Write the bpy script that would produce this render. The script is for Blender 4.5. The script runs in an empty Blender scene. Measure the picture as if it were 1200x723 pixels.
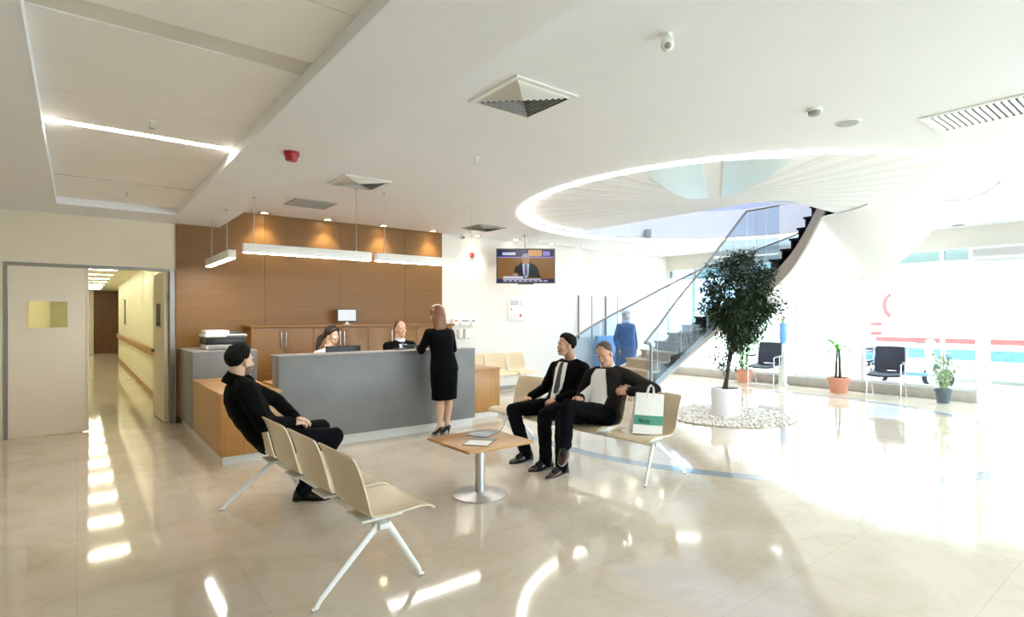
import bpy, bmesh, math, random
from mathutils import Vector, Matrix, noise
from mathutils.bvhtree import BVHTree
V = Vector
PI = math.pi
random.seed(7)
SC = bpy.context.scene
COL = SC.collection
W = {}          # world matrix of every object this script parents things to

# ------------------------------------------------------------------ camera
YAW = math.atan(510 / 654)
cam_d = bpy.data.cameras.new('camera')
cam = bpy.data.objects.new('camera', cam_d)
COL.objects.link(cam)
cam.location = (0, 0, 1.55)
cam.rotation_euler = (PI / 2, 0, -YAW)
cam_d.sensor_width = 36
cam_d.lens = 36 * 654 / 1200
cam_d.shift_y = 9.0 / 1200
cam_d.clip_start = 0.05
SC.camera = cam
VIEW = V((math.sin(YAW), math.cos(YAW), 0))

# ------------------------------------------------------------------ materials
def lin(h):
    h = h.lstrip('#')
    o = []
    for i in (0, 2, 4):
        c = int(h[i:i + 2], 16) / 255
        o.append(c / 12.92 if c <= .04045 else ((c + .055) / 1.055) ** 2.4)
    return (*o, 1)

MATS = {}
def mat(name, col, rough=.5, metal=0, spec=.5, var=0, vscale=(8, 8, 8), bump=0, emit=None, es=0, sheen=0, coat=0):
    m = bpy.data.materials.new(name)
    m.use_nodes = True
    nt = m.node_tree
    b = nt.nodes['Principled BSDF']
    c = lin(col)
    b.inputs['Base Color'].default_value = c
    b.inputs['Roughness'].default_value = rough
    b.inputs['Metallic'].default_value = metal
    b.inputs['Specular IOR Level'].default_value = spec
    b.inputs['Sheen Weight'].default_value = sheen
    b.inputs['Coat Weight'].default_value = coat
    if emit:
        b.inputs['Emission Color'].default_value = lin(emit)
        b.inputs['Emission Strength'].default_value = es
    if var or bump:
        g = nt.nodes.new('ShaderNodeNewGeometry')
        mp = nt.nodes.new('ShaderNodeMapping')
        mp.inputs['Scale'].default_value = vscale
        nt.links.new(g.outputs['Position'], mp.inputs['Vector'])
        n = nt.nodes.new('ShaderNodeTexNoise')
        n.inputs['Scale'].default_value = 1
        n.inputs['Detail'].default_value = 5
        nt.links.new(mp.outputs[0], n.inputs['Vector'])
        r = nt.nodes.new('ShaderNodeValToRGB')
        r.color_ramp.elements[0].position = .3
        r.color_ramp.elements[1].position = .7
        r.color_ramp.elements[0].color = (*[x * (1 - var) for x in c[:3]], 1)
        r.color_ramp.elements[1].color = (*[min(1, x * (1 + var)) for x in c[:3]], 1)
        nt.links.new(n.outputs['Fac'], r.inputs[0])
        nt.links.new(r.outputs[0], b.inputs['Base Color'])
        if bump:
            bp = nt.nodes.new('ShaderNodeBump')
            bp.inputs['Strength'].default_value = bump
            bp.inputs['Distance'].default_value = .004
            nt.links.new(n.outputs['Fac'], bp.inputs['Height'])
            nt.links.new(bp.outputs[0], b.inputs['Normal'])
    MATS[name] = m
    return m

def glass_mat(name, tint, refl=.9):
    m = bpy.data.materials.new(name)
    m.use_nodes = True
    nt = m.node_tree
    nt.nodes.clear()
    o = nt.nodes.new('ShaderNodeOutputMaterial')
    t = nt.nodes.new('ShaderNodeBsdfTransparent')
    t.inputs['Color'].default_value = lin(tint)
    g = nt.nodes.new('ShaderNodeBsdfGlossy')
    g.inputs['Roughness'].default_value = .02
    g.inputs['Color'].default_value = (refl, refl, refl, 1)
    lw = nt.nodes.new('ShaderNodeLayerWeight')
    lw.inputs['Blend'].default_value = .5
    pw_ = nt.nodes.new('ShaderNodeMath'); pw_.operation = 'POWER'; pw_.inputs[1].default_value = 4.5
    nt.links.new(lw.outputs['Facing'], pw_.inputs[0])
    f = nt.nodes.new('ShaderNodeMath'); f.operation = 'MULTIPLY_ADD'; f.inputs[1].default_value = .55; f.inputs[2].default_value = .03
    nt.links.new(pw_.outputs[0], f.inputs[0])
    x = nt.nodes.new('ShaderNodeMixShader')
    nt.links.new(f.outputs[0], x.inputs[0])
    nt.links.new(t.outputs[0], x.inputs[1])
    nt.links.new(g.outputs[0], x.inputs[2])
    nt.links.new(x.outputs[0], o.inputs['Surface'])
    MATS[name] = m
    return m

def marble(name):
    m = mat(name, '#d8c8ae', rough=.06, spec=.62)
    nt = m.node_tree
    L = nt.links
    b = nt.nodes['Principled BSDF']
    g = nt.nodes.new('ShaderNodeNewGeometry')
    n1 = nt.nodes.new('ShaderNodeTexNoise'); n1.inputs['Scale'].default_value = 1.3
    n1.inputs['Detail'].default_value = 8; n1.inputs['Roughness'].default_value = .65
    n1.inputs['Distortion'].default_value = .5
    L.new(g.outputs['Position'], n1.inputs['Vector'])
    r1 = nt.nodes.new('ShaderNodeValToRGB')
    r1.color_ramp.elements[0].position = .3; r1.color_ramp.elements[0].color = lin('#c6baa5')
    r1.color_ramp.elements[1].position = .62; r1.color_ramp.elements[1].color = lin('#d5cabb')
    L.new(n1.outputs['Fac'], r1.inputs[0])
    # thin veins
    n2 = nt.nodes.new('ShaderNodeTexNoise'); n2.inputs['Scale'].default_value = .8
    n2.inputs['Detail'].default_value = 6; n2.inputs['Distortion'].default_value = 2.0
    L.new(g.outputs['Position'], n2.inputs['Vector'])
    r2 = nt.nodes.new('ShaderNodeValToRGB')
    e = r2.color_ramp.elements
    e[0].position = .475; e[0].color = (0, 0, 0, 1)
    e[1].position = .5; e[1].color = (1, 1, 1, 1)
    e2 = r2.color_ramp.elements.new(.525); e2.color = (0, 0, 0, 1)
    L.new(n2.outputs['Fac'], r2.inputs[0])
    mx = nt.nodes.new('ShaderNodeMixRGB'); mx.blend_type = 'MULTIPLY'
    mx.inputs[2].default_value = lin('#d9c4a2')
    mfac = nt.nodes.new('ShaderNodeMath'); mfac.operation = 'MULTIPLY'; mfac.inputs[1].default_value = .14
    L.new(r2.outputs[0], mfac.inputs[0]); L.new(mfac.outputs[0], mx.inputs[0]); L.new(r1.outputs[0], mx.inputs[1])
    # tiles
    br = nt.nodes.new('ShaderNodeTexBrick')
    br.offset = 0.0
    br.inputs['Scale'].default_value = 1
    br.inputs['Brick Width'].default_value = .8
    br.inputs['Row Height'].default_value = .8
    br.inputs['Mortar Size'].default_value = .0022
    br.inputs['Mortar Smooth'].default_value = .2
    br.inputs['Color1'].default_value = (1, 1, 1, 1)
    br.inputs['Color2'].default_value = (.91, .90, .885, 1)
    br.inputs['Mortar'].default_value = (.78, .74, .68, 1)
    L.new(g.outputs['Position'], br.inputs['Vector'])
    m2 = nt.nodes.new('ShaderNodeMixRGB'); m2.blend_type = 'MULTIPLY'; m2.inputs[0].default_value = .8
    L.new(mx.outputs[0], m2.inputs[1]); L.new(br.outputs['Color'], m2.inputs[2])
    L.new(m2.outputs[0], b.inputs['Base Color'])
    return m

M = MATS
marble('marble')
mat('white_paint', '#e6e5e2', .7, spec=.2, var=.015, vscale=(3, 3, 3))
mat('ceiling_paint', '#ebedf1', .75, spec=.15, var=.01, vscale=(2, 2, 2))
mat('tile_white', '#f3f1ee', .6, spec=.2, var=.012, vscale=(4, 4, 4))
mat('cream_wall', '#e0d6c2', .7, spec=.2, var=.015, vscale=(3, 3, 3))
mat('corridor_wall', '#e3e1cb', .5, spec=.3, var=.015, vscale=(3, 3, 3))
mat('header_grey', '#cfccc4', .6)
mat('wood_wall', '#7d5828', .42, spec=.35, var=.12, vscale=(1.2, 1.2, 70), bump=.05)
mat('wood_cabinet', '#896030', .35, spec=.45, var=.12, vscale=(2, 2, 55), bump=.04)
mat('wood_desk', '#ab7c46', .35, spec=.45, var=.13, vscale=(50, 50, 1.6), bump=.04)
mat('wood_top', '#b28650', .32, spec=.45, var=.12, vscale=(2.5, 45, 45))
mat('dark_wood', '#5b3a20', .45, var=.25, vscale=(40, 40, 2))
mat('handrail_wood', '#a0743f', .45, var=.15, vscale=(30, 2, 30))
mat('grey_laminate', '#777778', .42, spec=.45, var=.1, vscale=(2.4, 2.4, 2.4))
mat('grey_edge', '#8d8b88', .4, spec=.5, var=.05)
mat('kick_white', '#cfcdc8', .35, spec=.5)
mat('shell_beige', '#cbba9c', .32, spec=.5, var=.02, vscale=(5, 5, 5))
mat('white_metal', '#e4e3df', .3, spec=.5)
mat('silver', '#bcbcba', .35, metal=.75)
mat('chrome', '#d0d2d4', .15, metal=1)
mat('steel', '#8f8e8c', .38, metal=.7)
mat('dark_grey', '#4a4a4c', .5)
mat('black_plastic', '#0d0d0e', .35)
mat('white_plastic', '#ecebe6', .35)
mat('grey_plastic', '#9b9b98', .45)
mat('door_cream', '#ded2be', .45, spec=.4)
mat('frame_grey', '#8a8680', .4, metal=.4)
mat('black_suit', '#0a0a0b', .85, spec=.08, var=.25, vscale=(90, 90, 90))
mat('charcoal_suit', '#242120', .85, spec=.08, var=.2, vscale=(90, 90, 90))
mat('black_skirt', '#08080a', .8, spec=.08, var=.2, vscale=(60, 60, 60))
mat('black_trousers', '#0b0c10', .85, spec=.08, var=.2, vscale=(90, 90, 90))
mat('white_shirt', '#eeeeee', .75, spec=.2, var=.03, vscale=(30, 30, 30))
mat('pale_blue_shirt', '#c9d3de', .75, spec=.2)
mat('blouse', '#ece2d8', .7, spec=.2)
mat('tie_dark', '#1c1b20', .5)
mat('tie_striped', '#4c5a72', .5, var=.5, vscale=(60, 60, 60))
mat('skin', '#c99b80', .5, spec=.35, var=.05, vscale=(20, 20, 20))
mat('skin_pale', '#d9b296', .5, spec=.35, var=.05, vscale=(20, 20, 20))
mat('lips', '#b87f70', .45)
mat('stubble', '#7d6253', .65)
mat('teeth', '#f0ece4', .3)
mat('hair_black', '#0c0a09', .7, spec=.15, var=.4, vscale=(150, 150, 60))
mat('hair_dark_brown', '#2a1a12', .5, spec=.4, var=.4, vscale=(150, 150, 40))
mat('hair_brown', '#7d5232', .45, spec=.5, var=.35, vscale=(160, 160, 18))
mat('hair_grey', '#463a33', .6, var=.3, vscale=(150, 150, 60))
mat('eye_white', '#b9b0a6', .25)
mat('sock_black', '#0a0a0c', .9)
mat('hair_crop', '#4b3a31', .7, var=.2, vscale=(150, 150, 60))
mat('iris', '#1d130d', .2)
mat('shoe_black', '#0b0b0d', .22, spec=.6)
mat('shoe_brown', '#3a2318', .3, spec=.5)
mat('sole_grey', '#9b968e', .7)
mat('watch_face', '#d8d8d2', .2)
mat('bag_paper', '#d9d4cd', .6, var=.03, vscale=(8, 8, 8))
mat('bag_green', '#2f7d62', .55)
mat('bag_script', '#174a3a', .55)
mat('leaf_ficus', '#23381f', .4, spec=.45, var=.5, vscale=(9, 9, 9))
mat('leaf_fresh', '#69ad45', .45, var=.35, vscale=(9, 9, 9))
mat('leaf_pale', '#9fb489', .5, var=.3, vscale=(14, 14, 14))
mat('bark', '#4a3d33', .8, var=.3, vscale=(30, 30, 8), bump=.3)
mat('terracotta', '#c58a70', .7, var=.08, vscale=(10, 10, 10))
mat('pot_white', '#e2e2e4', .4)
mat('pot_dark', '#4d5a66', .45)
mat('soil', '#3b2c20', .95, var=.3, vscale=(40, 40, 40))
mat('pebble', '#d8d3cc', .6, var=.35, vscale=(16, 16, 16))
mat('pebble_bed', '#cac5bd', .8, var=.3, vscale=(30, 30, 30))
mat('inlay_grey', '#8f97a0', .1, spec=.6)
mat('stone_curb', '#a9a49c', .5, var=.1, vscale=(6, 6, 6))
mat('alu_white', '#dfe3e6', .35, spec=.5)
mat('stair_stone', '#b9a68c', .45, var=.08, vscale=(8, 8, 8))
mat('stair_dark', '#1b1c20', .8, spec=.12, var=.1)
mat('stringer_beige', '#a1988c', .4, metal=.3)
mat('soffit_white', '#ecedf0', .6, spec=.2)
mat('frosted_panel', '#cfdcdf', .35, spec=.5)
mat('shaft_blue', '#c3cbe6', .7)
mat('rib_grey', '#e2e3e3', .6)
mat('red_plastic', '#a3201c', .3, spec=.5)
mat('chair_navy', '#2b3040', .6, var=.1, vscale=(60, 60, 60))
mat('blue_cloth', '#4e6a96', .8, var=.08, vscale=(12, 12, 12))
mat('blue_seat', '#6f9cc8', .6)
mat('scarf_grey', '#b9bcc6', .8)
mat('vase_blue', '#6f9fd6', .35)
mat('petal_pink', '#e0637f', .6, var=.3, vscale=(30, 30, 30))
mat('bus_white', '#e9ebee', .3, spec=.5)
mat('bus_red', '#dc5a58', .35)
mat('bus_blue', '#5f86c4', .35)
mat('car_blue', '#5f8bd0', .25, spec=.6)
mat('tyre', '#17171a', .8)
mat('window_dark', '#39424c', .1, spec=.7)
mat('pavement', '#d0cec8', .8, var=.05, vscale=(2, 2, 2))
mat('hedge_green', '#a9bfa8', .8, var=.3, vscale=(6, 6, 6))
mat('paper', '#e6e4df', .6)
mat('magazine_dark', '#5c5f60', .3, spec=.6, var=.3, vscale=(25, 25, 25))
mat('print_grey', '#9aa4ac', .6)
mat('print_red', '#c85a55', .6)
mat('print_violet', '#7d7bc0', .6)
mat('print_pink', '#d89aa0', .6)
mat('lamp_warm', '#ffffff', .5, emit='#fff5e6', es=16)
mat('lamp_white', '#ffffff', .5, emit='#fffaf4', es=15)
mat('lamp_ring', '#ffffff', .5, emit='#fff8ec', es=4.5)
mat('lamp_corridor', '#ffffff', .5, emit='#fdf7d8', es=25)
mat('lamp_shaft_fill', '#ffffff', .5, emit='#e8f0ff', es=3.2)
mat('lamp_off', '#dddbd4', .25, spec=.6)
mat('lamp_down', '#ffffff', .5, emit='#ffe0a8', es=14)
def screen(name, c, s):
    mat(name, '#050505', .2, emit=c, es=s)
screen('tv_brown', '#8a5f2c', .9 * .28)
screen('tv_navy', '#1d1f55', .9 * .28)
screen('tv_suit', '#14121a', .8 * .28)
screen('tv_skin', '#b98e78', .8 * .28)
screen('tv_hair', '#a8a6b4', .8 * .28)
screen('tv_shirt', '#a9d8ee', .9 * .28)
screen('tv_tie', '#7a5a86', .8 * .28)
screen('tv_text', '#d8dcf2', .9 * .28)
screen('tv_lilac', '#9a94dc', .9 * .28)
screen('tv_orange', '#d9a26a', .9 * .28)
screen('tablet_glow', '#e8eaec', .25)
glass_mat('facade_glass', '#f2f8f8')
glass_mat('door_glass', '#eef6f4')
glass_mat('stair_glass', '#e6eff7')
glass_mat('vision_glass', '#faf8ee', .9)
glass_mat('transom_glass', '#9aa7a2')

# ------------------------------------------------------------------ object helpers
def tag(o, label, cat, group=None, kind=None):
    o['label'] = label
    o['category'] = cat
    if group: o['group'] = group
    if kind: o['kind'] = kind
    return o

def thing(name, label, cat, loc=(0, 0, 0), rz=0, group=None):
    o = bpy.data.objects.new(name, None)
    COL.objects.link(o)
    o.empty_display_size = .1
    o.location = loc
    o.rotation_euler = (0, 0, rz)
    W[o] = Matrix.Translation(loc) @ Matrix.Rotation(rz, 4, 'Z')
    return tag(o, label, cat, group)

def link(name, me, mats, parent=None, loc=None, smooth=True, angle=40):
    if not isinstance(mats, (list, tuple)): mats = [mats]
    for m in mats: me.materials.append(MATS[m])
    if smooth:
        for p in me.polygons: p.use_smooth = True
        try: me.set_sharp_from_angle(angle=math.radians(angle))
        except Exception: pass
    o = bpy.data.objects.new(name, me)
    COL.objects.link(o)
    if parent is not None:
        me.transform(W[parent].inverted())
        o.parent = parent
        W[o] = W[parent]
    else:
        if loc is None:
            zs = [v.co.z for v in me.vertices]; xs = [v.co.x for v in me.vertices]; ys = [v.co.y for v in me.vertices]
            loc = ((min(xs) + max(xs)) / 2, (min(ys) + max(ys)) / 2, min(zs))
        me.transform(Matrix.Translation(-V(loc)))
        o.location = loc
        W[o] = Matrix.Translation(loc)
    return o

def obj(name, bm, mats, parent=None, loc=None, smooth=True, angle=40, local=False):
    """bm is in world coordinates unless local (then in the parent's frame)"""
    me = bpy.data.meshes.new(name)
    bmesh.ops.recalc_face_normals(bm, faces=bm.faces)
    bm.to_mesh(me); bm.free()
    if local and parent is not None: me.transform(W[parent])
    return link(name, me, mats, parent, loc, smooth, angle)

def struct(name, bm, mats, label=None, cat=None, parent=None, **k):
    o = obj(name, bm, mats, parent, **k)
    if parent is None:
        o['kind'] = 'structure'
        if label: o['label'] = label
        if cat: o['category'] = cat
    return o

def copy_tree(root, loc, rz=None, label=None):
    r = root.copy(); COL.objects.link(r)
    r.location = loc
    if rz is not None: r.rotation_euler = (0, 0, rz)
    if label: r['label'] = label
    for ch in root.children:
        c = ch.copy(); COL.objects.link(c); c.parent = r
        for g in ch.children:
            d = g.copy(); COL.objects.link(d); d.parent = c
    return r

def NB(): return bmesh.new()

def box(bm, a, b, bev=0, mi=0, seg=2):
    x0, y0, z0 = [min(a[i], b[i]) for i in range(3)]
    x1, y1, z1 = [max(a[i], b[i]) for i in range(3)]
    t = bmesh.new()
    vs = [t.verts.new(p) for p in ((x0, y0, z0), (x1, y0, z0), (x1, y1, z0), (x0, y1, z0), (x0, y0, z1), (x1, y0, z1), (x1, y1, z1), (x0, y1, z1))]
    for f in ((0, 3, 2, 1), (4, 5, 6, 7), (0, 1, 5, 4), (1, 2, 6, 5), (2, 3, 7, 6), (3, 0, 4, 7)):
        t.faces.new([vs[i] for i in f])
    if bev:
        bmesh.ops.bevel(t, geom=t.edges[:], offset=bev, segments=seg, affect='EDGES', profile=.5)
    merge(bm, t, mi)

def merge(bm, t, mi=0, mtx=None):
    mp = {}
    for v in t.verts:
        mp[v] = bm.verts.new(mtx @ v.co if mtx else v.co)
    for f in t.faces:
        try:
            nf = bm.faces.new([mp[v] for v in f.verts]); nf.material_index = mi
        except ValueError: pass
    t.free()

def frame(dirv, up=(0, 0, 1)):
    w = V(dirv).normalized()
    u = V(up)
    if abs(w.dot(u.normalized())) > .98: u = V((1, 0, 0))
    x = u.cross(w).normalized()
    y = w.cross(x)
    return x, y, w

def tube(bm, pts, r, seg=10, mi=0, caps=True, closed=False, flat=None):
    """swept tube, r number or list; flat=(a,b) scales the two cross axes"""
    pts = [V(p) for p in pts]
    n = len(pts)
    rs = r if isinstance(r, (list, tuple)) else [r] * n
    fa, fb = flat or (1, 1)
    rings = []
    px = None
    for i, p in enumerate(pts):
        if closed: d = pts[(i + 1) % n] - pts[i - 1]
        else: d = pts[min(i + 1, n - 1)] - pts[max(i - 1, 0)]
        x, y, w = frame(d)
        if px is not None:
            x = (px - w * px.dot(w))
            x = x.normalized() if x.length > 1e-6 else frame(d)[0]
            y = w.cross(x)
        px = x
        rings.append([bm.verts.new(p + x * math.cos(2 * PI * k / seg) * rs[i] * fa + y * math.sin(2 * PI * k / seg) * rs[i] * fb) for k in range(seg)])
    m = n if closed else n - 1
    for i in range(m):
        A, B = rings[i], rings[(i + 1) % n]
        for k in range(seg):
            f = bm.faces.new([A[k], A[(k + 1) % seg], B[(k + 1) % seg], B[k]]); f.material_index = mi
    if caps and not closed:
        f = bm.faces.new(rings[0][::-1]); f.material_index = mi
        f = bm.faces.new(rings[-1]); f.material_index = mi

def cyl(bm, c, r, z0, z1, seg=32, mi=0, r2=None):
    tube(bm, [(c[0], c[1], z0), (c[0], c[1], z1)], [r, r if r2 is None else r2], seg, mi)

def lathe(bm, c, prof, seg=32, mi=0):
    """profile of (radius, z) around a vertical axis at c; closed at ends by caps"""
    rings = []
    for r, z in prof:
        rings.append([bm.verts.new((c[0] + r * math.cos(2 * PI * k / seg), c[1] + r * math.sin(2 * PI * k / seg), c[2] + z)) for k in range(seg)])
    for A, B in zip(rings, rings[1:]):
        for k in range(seg):
            f = bm.faces.new([A[k], A[(k + 1) % seg], B[(k + 1) % seg], B[k]]); f.material_index = mi
    bm.faces.new(rings[0][::-1]).material_index = mi
    bm.faces.new(rings[-1]).material_index = mi

def sph(bm, c, r, ax=None, u=20, v=12, mi=0):
    """ellipsoid: r=(a,b,c) along axes ax (3 vectors)"""
    c = V(c)
    if not isinstance(r, (list, tuple)): r = (r, r, r)
    ax = ax or (V((1, 0, 0)), V((0, 1, 0)), V((0, 0, 1)))
    t = bmesh.new()
    bmesh.ops.create_uvsphere(t, u_segments=u, v_segments=v, radius=1)
    for w in t.verts:
        w.co = c + ax[0] * w.co.x * r[0] + ax[1] * w.co.y * r[1] + ax[2] * w.co.z * r[2]
    merge(bm, t, mi)

def cap(bm, p0, r0, p1, r1, seg=16):
    tube(bm, [p0, p1], [r0, r1], seg)
    sph(bm, p0, r0, u=seg, v=10)
    sph(bm, p1, r1, u=seg, v=10)

def chain(bm, pts, rs):
    for i in range(len(pts) - 1): cap(bm, V(pts[i]), rs[i], V(pts[i + 1]), rs[i + 1])

def loft(bm, secs, seg=24, exp=2.3, mi=0):
    """sections (centre, u half-axis vector, v half-axis vector)"""
    rings = []
    for c, u, v in secs:
        rg = []
        for k in range(seg):
            a = 2 * PI * k / seg
            ca, sa = math.cos(a), math.sin(a)
            x = math.copysign(abs(ca) ** (2 / exp), ca); y = math.copysign(abs(sa) ** (2 / exp), sa)
            rg.append(bm.verts.new(V(c) + V(u) * x + V(v) * y))
        rings.append(rg)
    for A, B in zip(rings, rings[1:]):
        for k in range(seg):
            bm.faces.new([A[k], A[(k + 1) % seg], B[(k + 1) % seg], B[k]]).material_index = mi
    bm.faces.new(rings[0][::-1]).material_index = mi
    bm.faces.new(rings[-1]).material_index = mi

def sheet(bm, grid, th, mi=0):
    """grid of points (rows of equal length) given a real thickness along its normals"""
    R, C = len(grid), len(grid[0])
    P = [[V(p) for p in row] for row in grid]
    N = []
    for i in range(R):
        row = []
        for j in range(C):
            a = P[min(i + 1, R - 1)][j] - P[max(i - 1, 0)][j]
            b = P[i][min(j + 1, C - 1)] - P[i][max(j - 1, 0)]
            n = a.cross(b)
            row.append(n.normalized() if n.length > 1e-9 else V((0, 0, 1)))
        N.append(row)
    A = [[bm.verts.new(P[i][j] + N[i][j] * th / 2) for j in range(C)] for i in range(R)]
    B = [[bm.verts.new(P[i][j] - N[i][j] * th / 2) for j in range(C)] for i in range(R)]
    def q(*v):
        f = bm.faces.new(v); f.material_index = mi
    for i in range(R - 1):
        for j in range(C - 1):
            q(A[i][j], A[i + 1][j], A[i + 1][j + 1], A[i][j + 1])
            q(B[i][j], B[i][j + 1], B[i + 1][j + 1], B[i + 1][j])
    for i in range(R - 1):
        q(A[i][0], B[i][0], B[i + 1][0], A[i + 1][0]); q(A[i][-1], A[i + 1][-1], B[i + 1][-1], B[i][-1])
    for j in range(C - 1):
        q(A[0][j], A[0][j + 1], B[0][j + 1], B[0][j]); q(A[-1][j], B[-1][j], B[-1][j + 1], A[-1][j + 1])

def prism(bm, poly, z0, z1, mi=0):
    a = [bm.verts.new((p[0], p[1], z0)) for p in poly]
    b = [bm.verts.new((p[0], p[1], z1)) for p in poly]
    n = len(poly)
    bm.faces.new(a[::-1]).material_index = mi
    bm.faces.new(b).material_index = mi
    for i in range(n):
        bm.faces.new([a[i], a[(i + 1) % n], b[(i + 1) % n], b[i]]).material_index = mi

def remesh(bm, voxel, smooth=4, fac=.5, wrinkle=0, wscale=.1):
    """joins overlapping closed shapes into one continuous surface"""
    me = bpy.data.meshes.new('tmp')
    bmesh.ops.recalc_face_normals(bm, faces=bm.faces)
    bm.to_mesh(me); bm.free()
    o = bpy.data.objects.new('tmp', me)
    COL.objects.link(o)
    r = o.modifiers.new('r', 'REMESH'); r.mode = 'VOXEL'; r.voxel_size = voxel
    if smooth:
        s = o.modifiers.new('s', 'SMOOTH'); s.iterations = smooth; s.factor = fac
    dg = bpy.context.evaluated_depsgraph_get()
    dg.update()
    out = bpy.data.meshes.new_from_object(o.evaluated_get(dg))
    bpy.data.objects.remove(o); bpy.data.meshes.remove(me)
    if wrinkle:
        nn = [v.normal.copy() for v in out.vertices]
        for v, n in zip(out.vertices, nn):
            p = v.co
            q = V((p.x / wscale, p.y / wscale, p.z / wscale))
            d = noise.noise(q) + .5 * noise.noise(q * 2.1)
            v.co = p + n * d * wrinkle
    return out

# ================================================================== THE ROOM
CEIL, BULK = 3.16, 2.89
BACK, FACE = 9.40, 12.67
CX, CY = 8.0, 4.75            # centre of the round opening
LEFT, FRONT = -3.0, -3.5

bm = NB(); box(bm, (LEFT - .2, FRONT - .2, -.1), (FACE + .28, 29.5, 0)); struct('floor', bm, 'marble', 'polished beige marble floor of the lobby', 'floor', smooth=False)

# ceiling with the round opening
def ceiling_with_hole(bm, x0, x1, y0, y1, z, c, r, th, seg=96):
    def edge(a):
        dx, dy = math.cos(a), math.sin(a)
        t = min([(x1 - c[0]) / dx if dx > 1e-9 else 1e9, (x0 - c[0]) / dx if dx < -1e-9 else 1e9,
                 (y1 - c[1]) / dy if dy > 1e-9 else 1e9, (y0 - c[1]) / dy if dy < -1e-9 else 1e9])
        return (c[0] + dx * t, c[1] + dy * t)
    an = [2 * PI * k / seg for k in range(seg)]
    for px, py in ((x0, y0), (x1, y0), (x1, y1), (x0, y1)):
        an.append(math.atan2(py - c[1], px - c[0]) % (2 * PI))
    an = sorted(an)
    n = len(an)
    ii = [bm.verts.new((c[0] + r * math.cos(a), c[1] + r * math.sin(a), z)) for a in an]
    oo = [bm.verts.new((*edge(a), z)) for a in an]
    it = [bm.verts.new((v.co.x, v.co.y, z + th)) for v in ii]
    ot = [bm.verts.new((v.co.x, v.co.y, z + th)) for v in oo]
    for k in range(n):
        j = (k + 1) % n
        bm.faces.new([ii[k], ii[j], oo[j], oo[k]]); bm.faces.new([it[k], ot[k], ot[j], it[j]])
        bm.faces.new([ii[k], it[k], it[j], ii[j]]); bm.faces.new([oo[k], oo[j], ot[j], ot[k]])
bm = NB(); ceiling_with_hole(bm, 1.70, FACE + .28, FRONT, BACK, CEIL, (CX, CY), 3.30, .62)
struct('ceiling', bm, 'ceiling_paint', 'flat white lobby ceiling with a large round opening', 'ceiling', smooth=False)

# lowered bulkhead on the left with a long tiled recess
RX0, RX1, RY0, RY1, RZ = -.19, 1.05, .72, 8.56, 2.975
bm = NB()
box(bm, (LEFT, FRONT, BULK), (RX0, BACK, 3.78)); box(bm, (RX1, FRONT, BULK), (1.70, BACK, 3.78))
box(bm, (RX0, FRONT, BULK), (RX1, RY0, 3.78)); box(bm, (RX0, RY1, BULK), (RX1, BACK, 3.78))
box(bm, (RX0, RY0, RZ + .07), (RX1, RY1, 3.78))
struct('trim_1', bm, 'ceiling_paint', 'lowered white ceiling bulkhead with a long tiled recess', 'ceiling', smooth=False)
ys = [.74, 1.29, 1.92, 2.55, 3.17, 3.37, 3.885, 4.52, 5.20, 5.30, 5.90, 6.48, 7.20, 7.28, 7.93, 8.55]
bm = NB()
for a, b in zip(ys, ys[1:]):
    if abs(b - a) < .25: continue
    box(bm, (RX0, a + .003, RZ), (RX1, b - .003, RZ + .069))
struct('trim_2', bm, 'tile_white', 'white metal ceiling tiles in the recess', 'ceiling tiles', smooth=False)
def strip_light(name, label, y0, y1, m):
    t = thing(name, label, 'ceiling light', (.43, (y0 + y1) / 2, RZ + .01), group='strip lights in the ceiling recess')
    b = NB(); box(b, (RX0, y0 + .004, RZ + .008), (RX1, y1 - .004, RZ + .024)); obj('diffuser', b, m, t, smooth=False)
    b = NB(); box(b, (RX0, y0, RZ + .03), (RX1, y1, RZ + .06)); box(b, (RX0, y0 - .003, RZ), (RX1, y0 + .003, RZ + .03)); box(b, (RX0, y1 - .003, RZ), (RX1, y1 + .003, RZ + .03))
    obj('housing', b, 'white_metal', t, smooth=False)
strip_light('strip_light', 'lit strip light running across the tiled ceiling recess', 5.20, 5.30, 'lamp_warm')
strip_light('strip_light', 'wide unlit strip light in the tiled ceiling recess nearest the viewer', 3.17, 3.37, 'lamp_off')
strip_light('strip_light', 'narrow unlit strip light at the far end of the ceiling recess', 7.20, 7.28, 'lamp_off')

# back wall with the door opening
bm = NB()
box(bm, (LEFT, BACK, 0), (-.72, BACK + .16, 3.78)); box(bm, (-.72, BACK, 2.23), (1.12, BACK + .16, 3.78)); box(bm, (1.12, BACK, 0), (5.58, BACK + .16, 3.78))
struct('wall_back', bm, 'cream_wall', 'cream back wall around the corridor door', 'wall', smooth=False)
bm = NB(); box(bm, (5.58, BACK, 0), (FACE + .28, BACK + .16, 3.78)); struct('wall_rear', bm, 'white_paint', 'white back wall beside the wood panelling', 'wall', smooth=False)
bm = NB()
xs = [1.13, 2.35, 3.57, 4.79, 5.59]
for a, b in zip(xs, xs[1:]): box(bm, (a + .002, BACK - .025, 0), (b - .002, BACK, BULK if b <= 1.7 else CEIL))
struct('trim_3', bm, 'wood_wall', 'brown wood panelling behind the reception desk', 'wall panelling', smooth=False)
bm = NB(); box(bm, (LEFT - .2, FRONT, 0), (LEFT, BACK + .16, 3.78)); struct('wall_left', bm, 'cream_wall', 'cream wall beyond the left edge', 'wall', smooth=False)
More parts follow.
